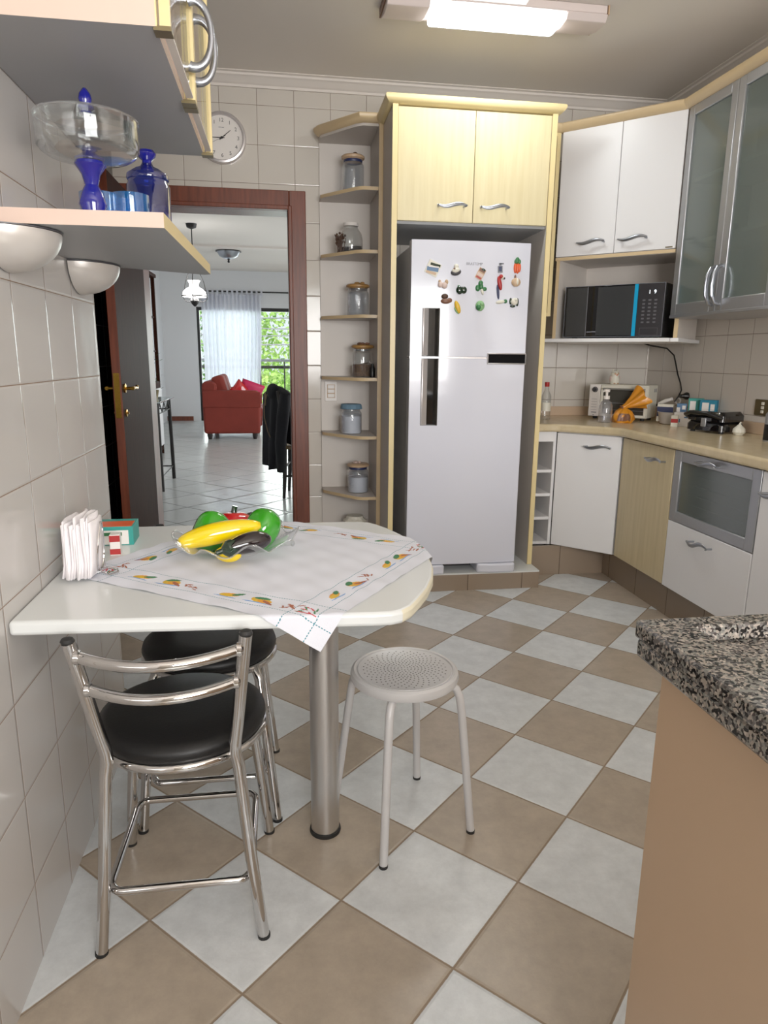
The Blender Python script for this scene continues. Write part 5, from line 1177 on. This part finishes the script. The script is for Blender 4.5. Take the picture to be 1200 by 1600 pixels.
# hanging lamp and ceiling lamp
t = thing('pendant_lamp', 'hanging oil lamp style pendant with glowing white glass shade', 'pendant lamp', (-.395, 7.0, 1.74))
ob('shade', MB().lathe([(.125, .105), (.128, .12), (.118, .16), (.085, .19), (.055, .205), (.048, .225), (.052, .25), (.068, .275)], n=36), m_opal, t, W=False)
ob('ring', MB().tube([(.135*math.cos(a), .135*math.sin(a), .112) for a in [2*PI*k/40 for k in range(40)]], .006, 8, closed=True), m_iron, t, W=False)
ob('font', MB().lathe([(0, .0), (.012, .004), (.035, .03), (.048, .06), (.04, .085), (.02, .10), (.02, .12), (0, .12)], n=24), m_iron, t, W=False)
for k in range(3):
    a = 2*PI*k/3+.5; ob('arm', MB().tube([(.02*math.cos(a), .02*math.sin(a), .06), (.10*math.cos(a), .10*math.sin(a), .055), (.150*math.cos(a), .150*math.sin(a), .09), (.137*math.cos(a), .137*math.sin(a), .15), (.115*math.cos(a), .115*math.sin(a), .26), (.03*math.cos(a), .03*math.sin(a), .44), (0, 0, .50)], .0045, 6), m_iron, t, W=False)
ob('rod', MB().tube([(0, 0, .5), (0, 0, .85)], .006, 8), m_iron, t, W=False); ob('canopy', MB().lathe([(0, .80), (.05, .82), (.06, .859), (0, .859)], n=20), m_iron, t, W=False)
t = thing('ceiling_lamp', 'small silver bowl ceiling lamp with dark finial in the living room', 'ceiling lamp', (-.20, 9.9, 2.73))
ob('bowl', MB().lathe([(.17, -.012), (.16, -.03), (.135, -.075), (.08, -.105), (.03, -.115), (0, -.116)], n=32), m_handle, t, W=False)
ob('rim', MB().lathe([(0, 0), (.185, 0), (.19, -.012), (.17, -.014)], n=32), m_iron, t, W=False)
ob('finial', MB().lathe([(0, -.17), (.012, -.165), (.02, -.15), (.01, -.135), (.022, -.12), (0, -.11)], n=16), m_iron, t, W=False)

# greenery and cables beyond the balcony
lf = [foliage_mat('sunlit_leaf', lin(120, 170, 70), lin(190, 220, 130)), foliage_mat('mid_leaf', lin(70, 120, 60), lin(150, 190, 110))]
def tree(label, x, y, h, r, n, k):
    t = thing('tree', label, 'tree', (x, y, -4)); rr = random.Random(int(x*10+y))
    m = MB()
    for i in range(n):
        d = Vector((rr.gauss(0, 1), rr.gauss(0, 1), rr.gauss(0, 1))).normalized()*r*rr.uniform(.55, 1)**.5; c_ = Vector((d.x, d.y, h+d.z*1.1))
        a = Vector((rr.gauss(0, 1), rr.gauss(0, 1), rr.gauss(0, 1))).normalized()*rr.uniform(.10, .18); s = a.orthogonal().normalized()*a.length*.45
        m.quad(c_, c_+a*.5+s, c_+a, c_+a*.5-s)
    ob('foliage', m, lf[k], t, W=False, rec=False, smooth=False)
    ob('trunk', MB().tube([(0, 0, 0), (.1, 0, h*.5), (0, .1, h+r*.2)], [.2, .15, .06], 8), m_brown, t, W=False)
tree('tall sunlit tree filling the balcony view on the right', 1.7, 20.5, 6.0, 2.4, 5200, 0)
tree('bushy tree behind the curtain side of the balcony', -3.2, 21.0, 5.4, 2.4, 3600, 1)
tree('lower leafy tree beneath the cables, close beyond the railing', .4, 17.2, 3.7, 1.1, 1500, 0)
for k, (z, s) in enumerate(((1.55, .02), (1.75, .03), (1.98, -.02), (2.2, .01))):
    m = MB().tube([(-6, 16.2+.1*k, z), (0, 16.2+.1*k, z-.1+s), (7, 16.2+.1*k, z+s*4)], .014, 6)
    solo('utility_cable', m, m_print, ('lowest', 'second lowest', 'second highest', 'highest')[k]+' pale street cable crossing in front of the trees', 'cable', (0, 16.2+.1*k, z), 'street cables')

# ------------------------------------------------------------------ light
def area(name, loc, rot, sx, sy, e, col):
    l = bpy.data.lights.new(name, 'AREA'); l.shape = 'RECTANGLE'; l.size = sx; l.size_y = sy; l.energy = e; l.color = col
    o = bpy.data.objects.new(name, l); COL.objects.link(o); o.location = loc; o.rotation_euler = rot; return o
area('fluorescent_light', (1.46, 2.13, 2.585), (0, 0, 0), .58, .14, 6, (.96, 1, .98))
area('kitchen_window_light', (1.4, -2.66, 1.5), (math.radians(104), 0, 0), 1.6, 1.1, 105, (1, .97, .95))
area('balcony_light', (.7, YF+2.6, 1.9), (-PI/2, 0, 0), 6.0, 3.4, 420, (.93, .98, 1))
area('living_fill_light', (3.45, 7.5, 1.5), (0, PI/2, 0), 1.6, 2.4, 70, (.97, .98, 1))  # added fill for the living room; this wall has no window
p = bpy.data.lights.new('pendant_bulb', 'POINT'); p.energy = 8; p.shadow_soft_size = .06; o = bpy.data.objects.new('pendant_bulb', p); COL.objects.link(o); o.location = (-.395, 7.0, 1.92)
s = bpy.data.lights.new('sun', 'SUN'); s.energy = 7; s.angle = .02; s.color = (1, .96, .88); o = bpy.data.objects.new('sun', s); COL.objects.link(o); o.rotation_euler = (math.radians(42), math.radians(12), 0); o.location = (0, 10, 8)
wd = bpy.data.worlds.new('sky'); bpy.context.scene.world = wd; wd.use_nodes = True; nt = wd.node_tree; bg = nt.nodes['Background']
bg.inputs[0].default_value = (.86, .94, 1, 1); bg.inputs[1].default_value = 1.1

# ------------------------------------------------------------------ camera
yaw, pitch, roll = math.radians(8.5865), math.radians(12.6997), math.radians(.6325)
cy, sy, cp, sp = math.cos(yaw), math.sin(yaw), math.cos(pitch), math.sin(pitch)
fw = Vector((sy*cp, cy*cp, -sp)); rt = Vector((cy, -sy, 0)); up = rt.cross(fw)
r2 = rt*math.cos(roll)+up*math.sin(roll); u2 = -rt*math.sin(roll)+up*math.cos(roll)
cam = bpy.data.cameras.new('camera'); co = bpy.data.objects.new('camera', cam); COL.objects.link(co)
co.matrix_world = Matrix(((r2.x, u2.x, -fw.x, .5115), (r2.y, u2.y, -fw.y, -1.1367), (r2.z, u2.z, -fw.z, 1.2226), (0, 0, 0, 1)))
cam.sensor_fit = 'VERTICAL'; cam.sensor_height = 36; cam.sensor_width = 27; cam.lens = 1075.73*36/1600; cam.clip_start = .02; cam.clip_end = 200
sc = bpy.context.scene; sc.camera = co
sc.view_settings.view_transform = 'Standard'; sc.view_settings.look = 'None'; sc.view_settings.exposure = 0; sc.view_settings.gamma = 1.15
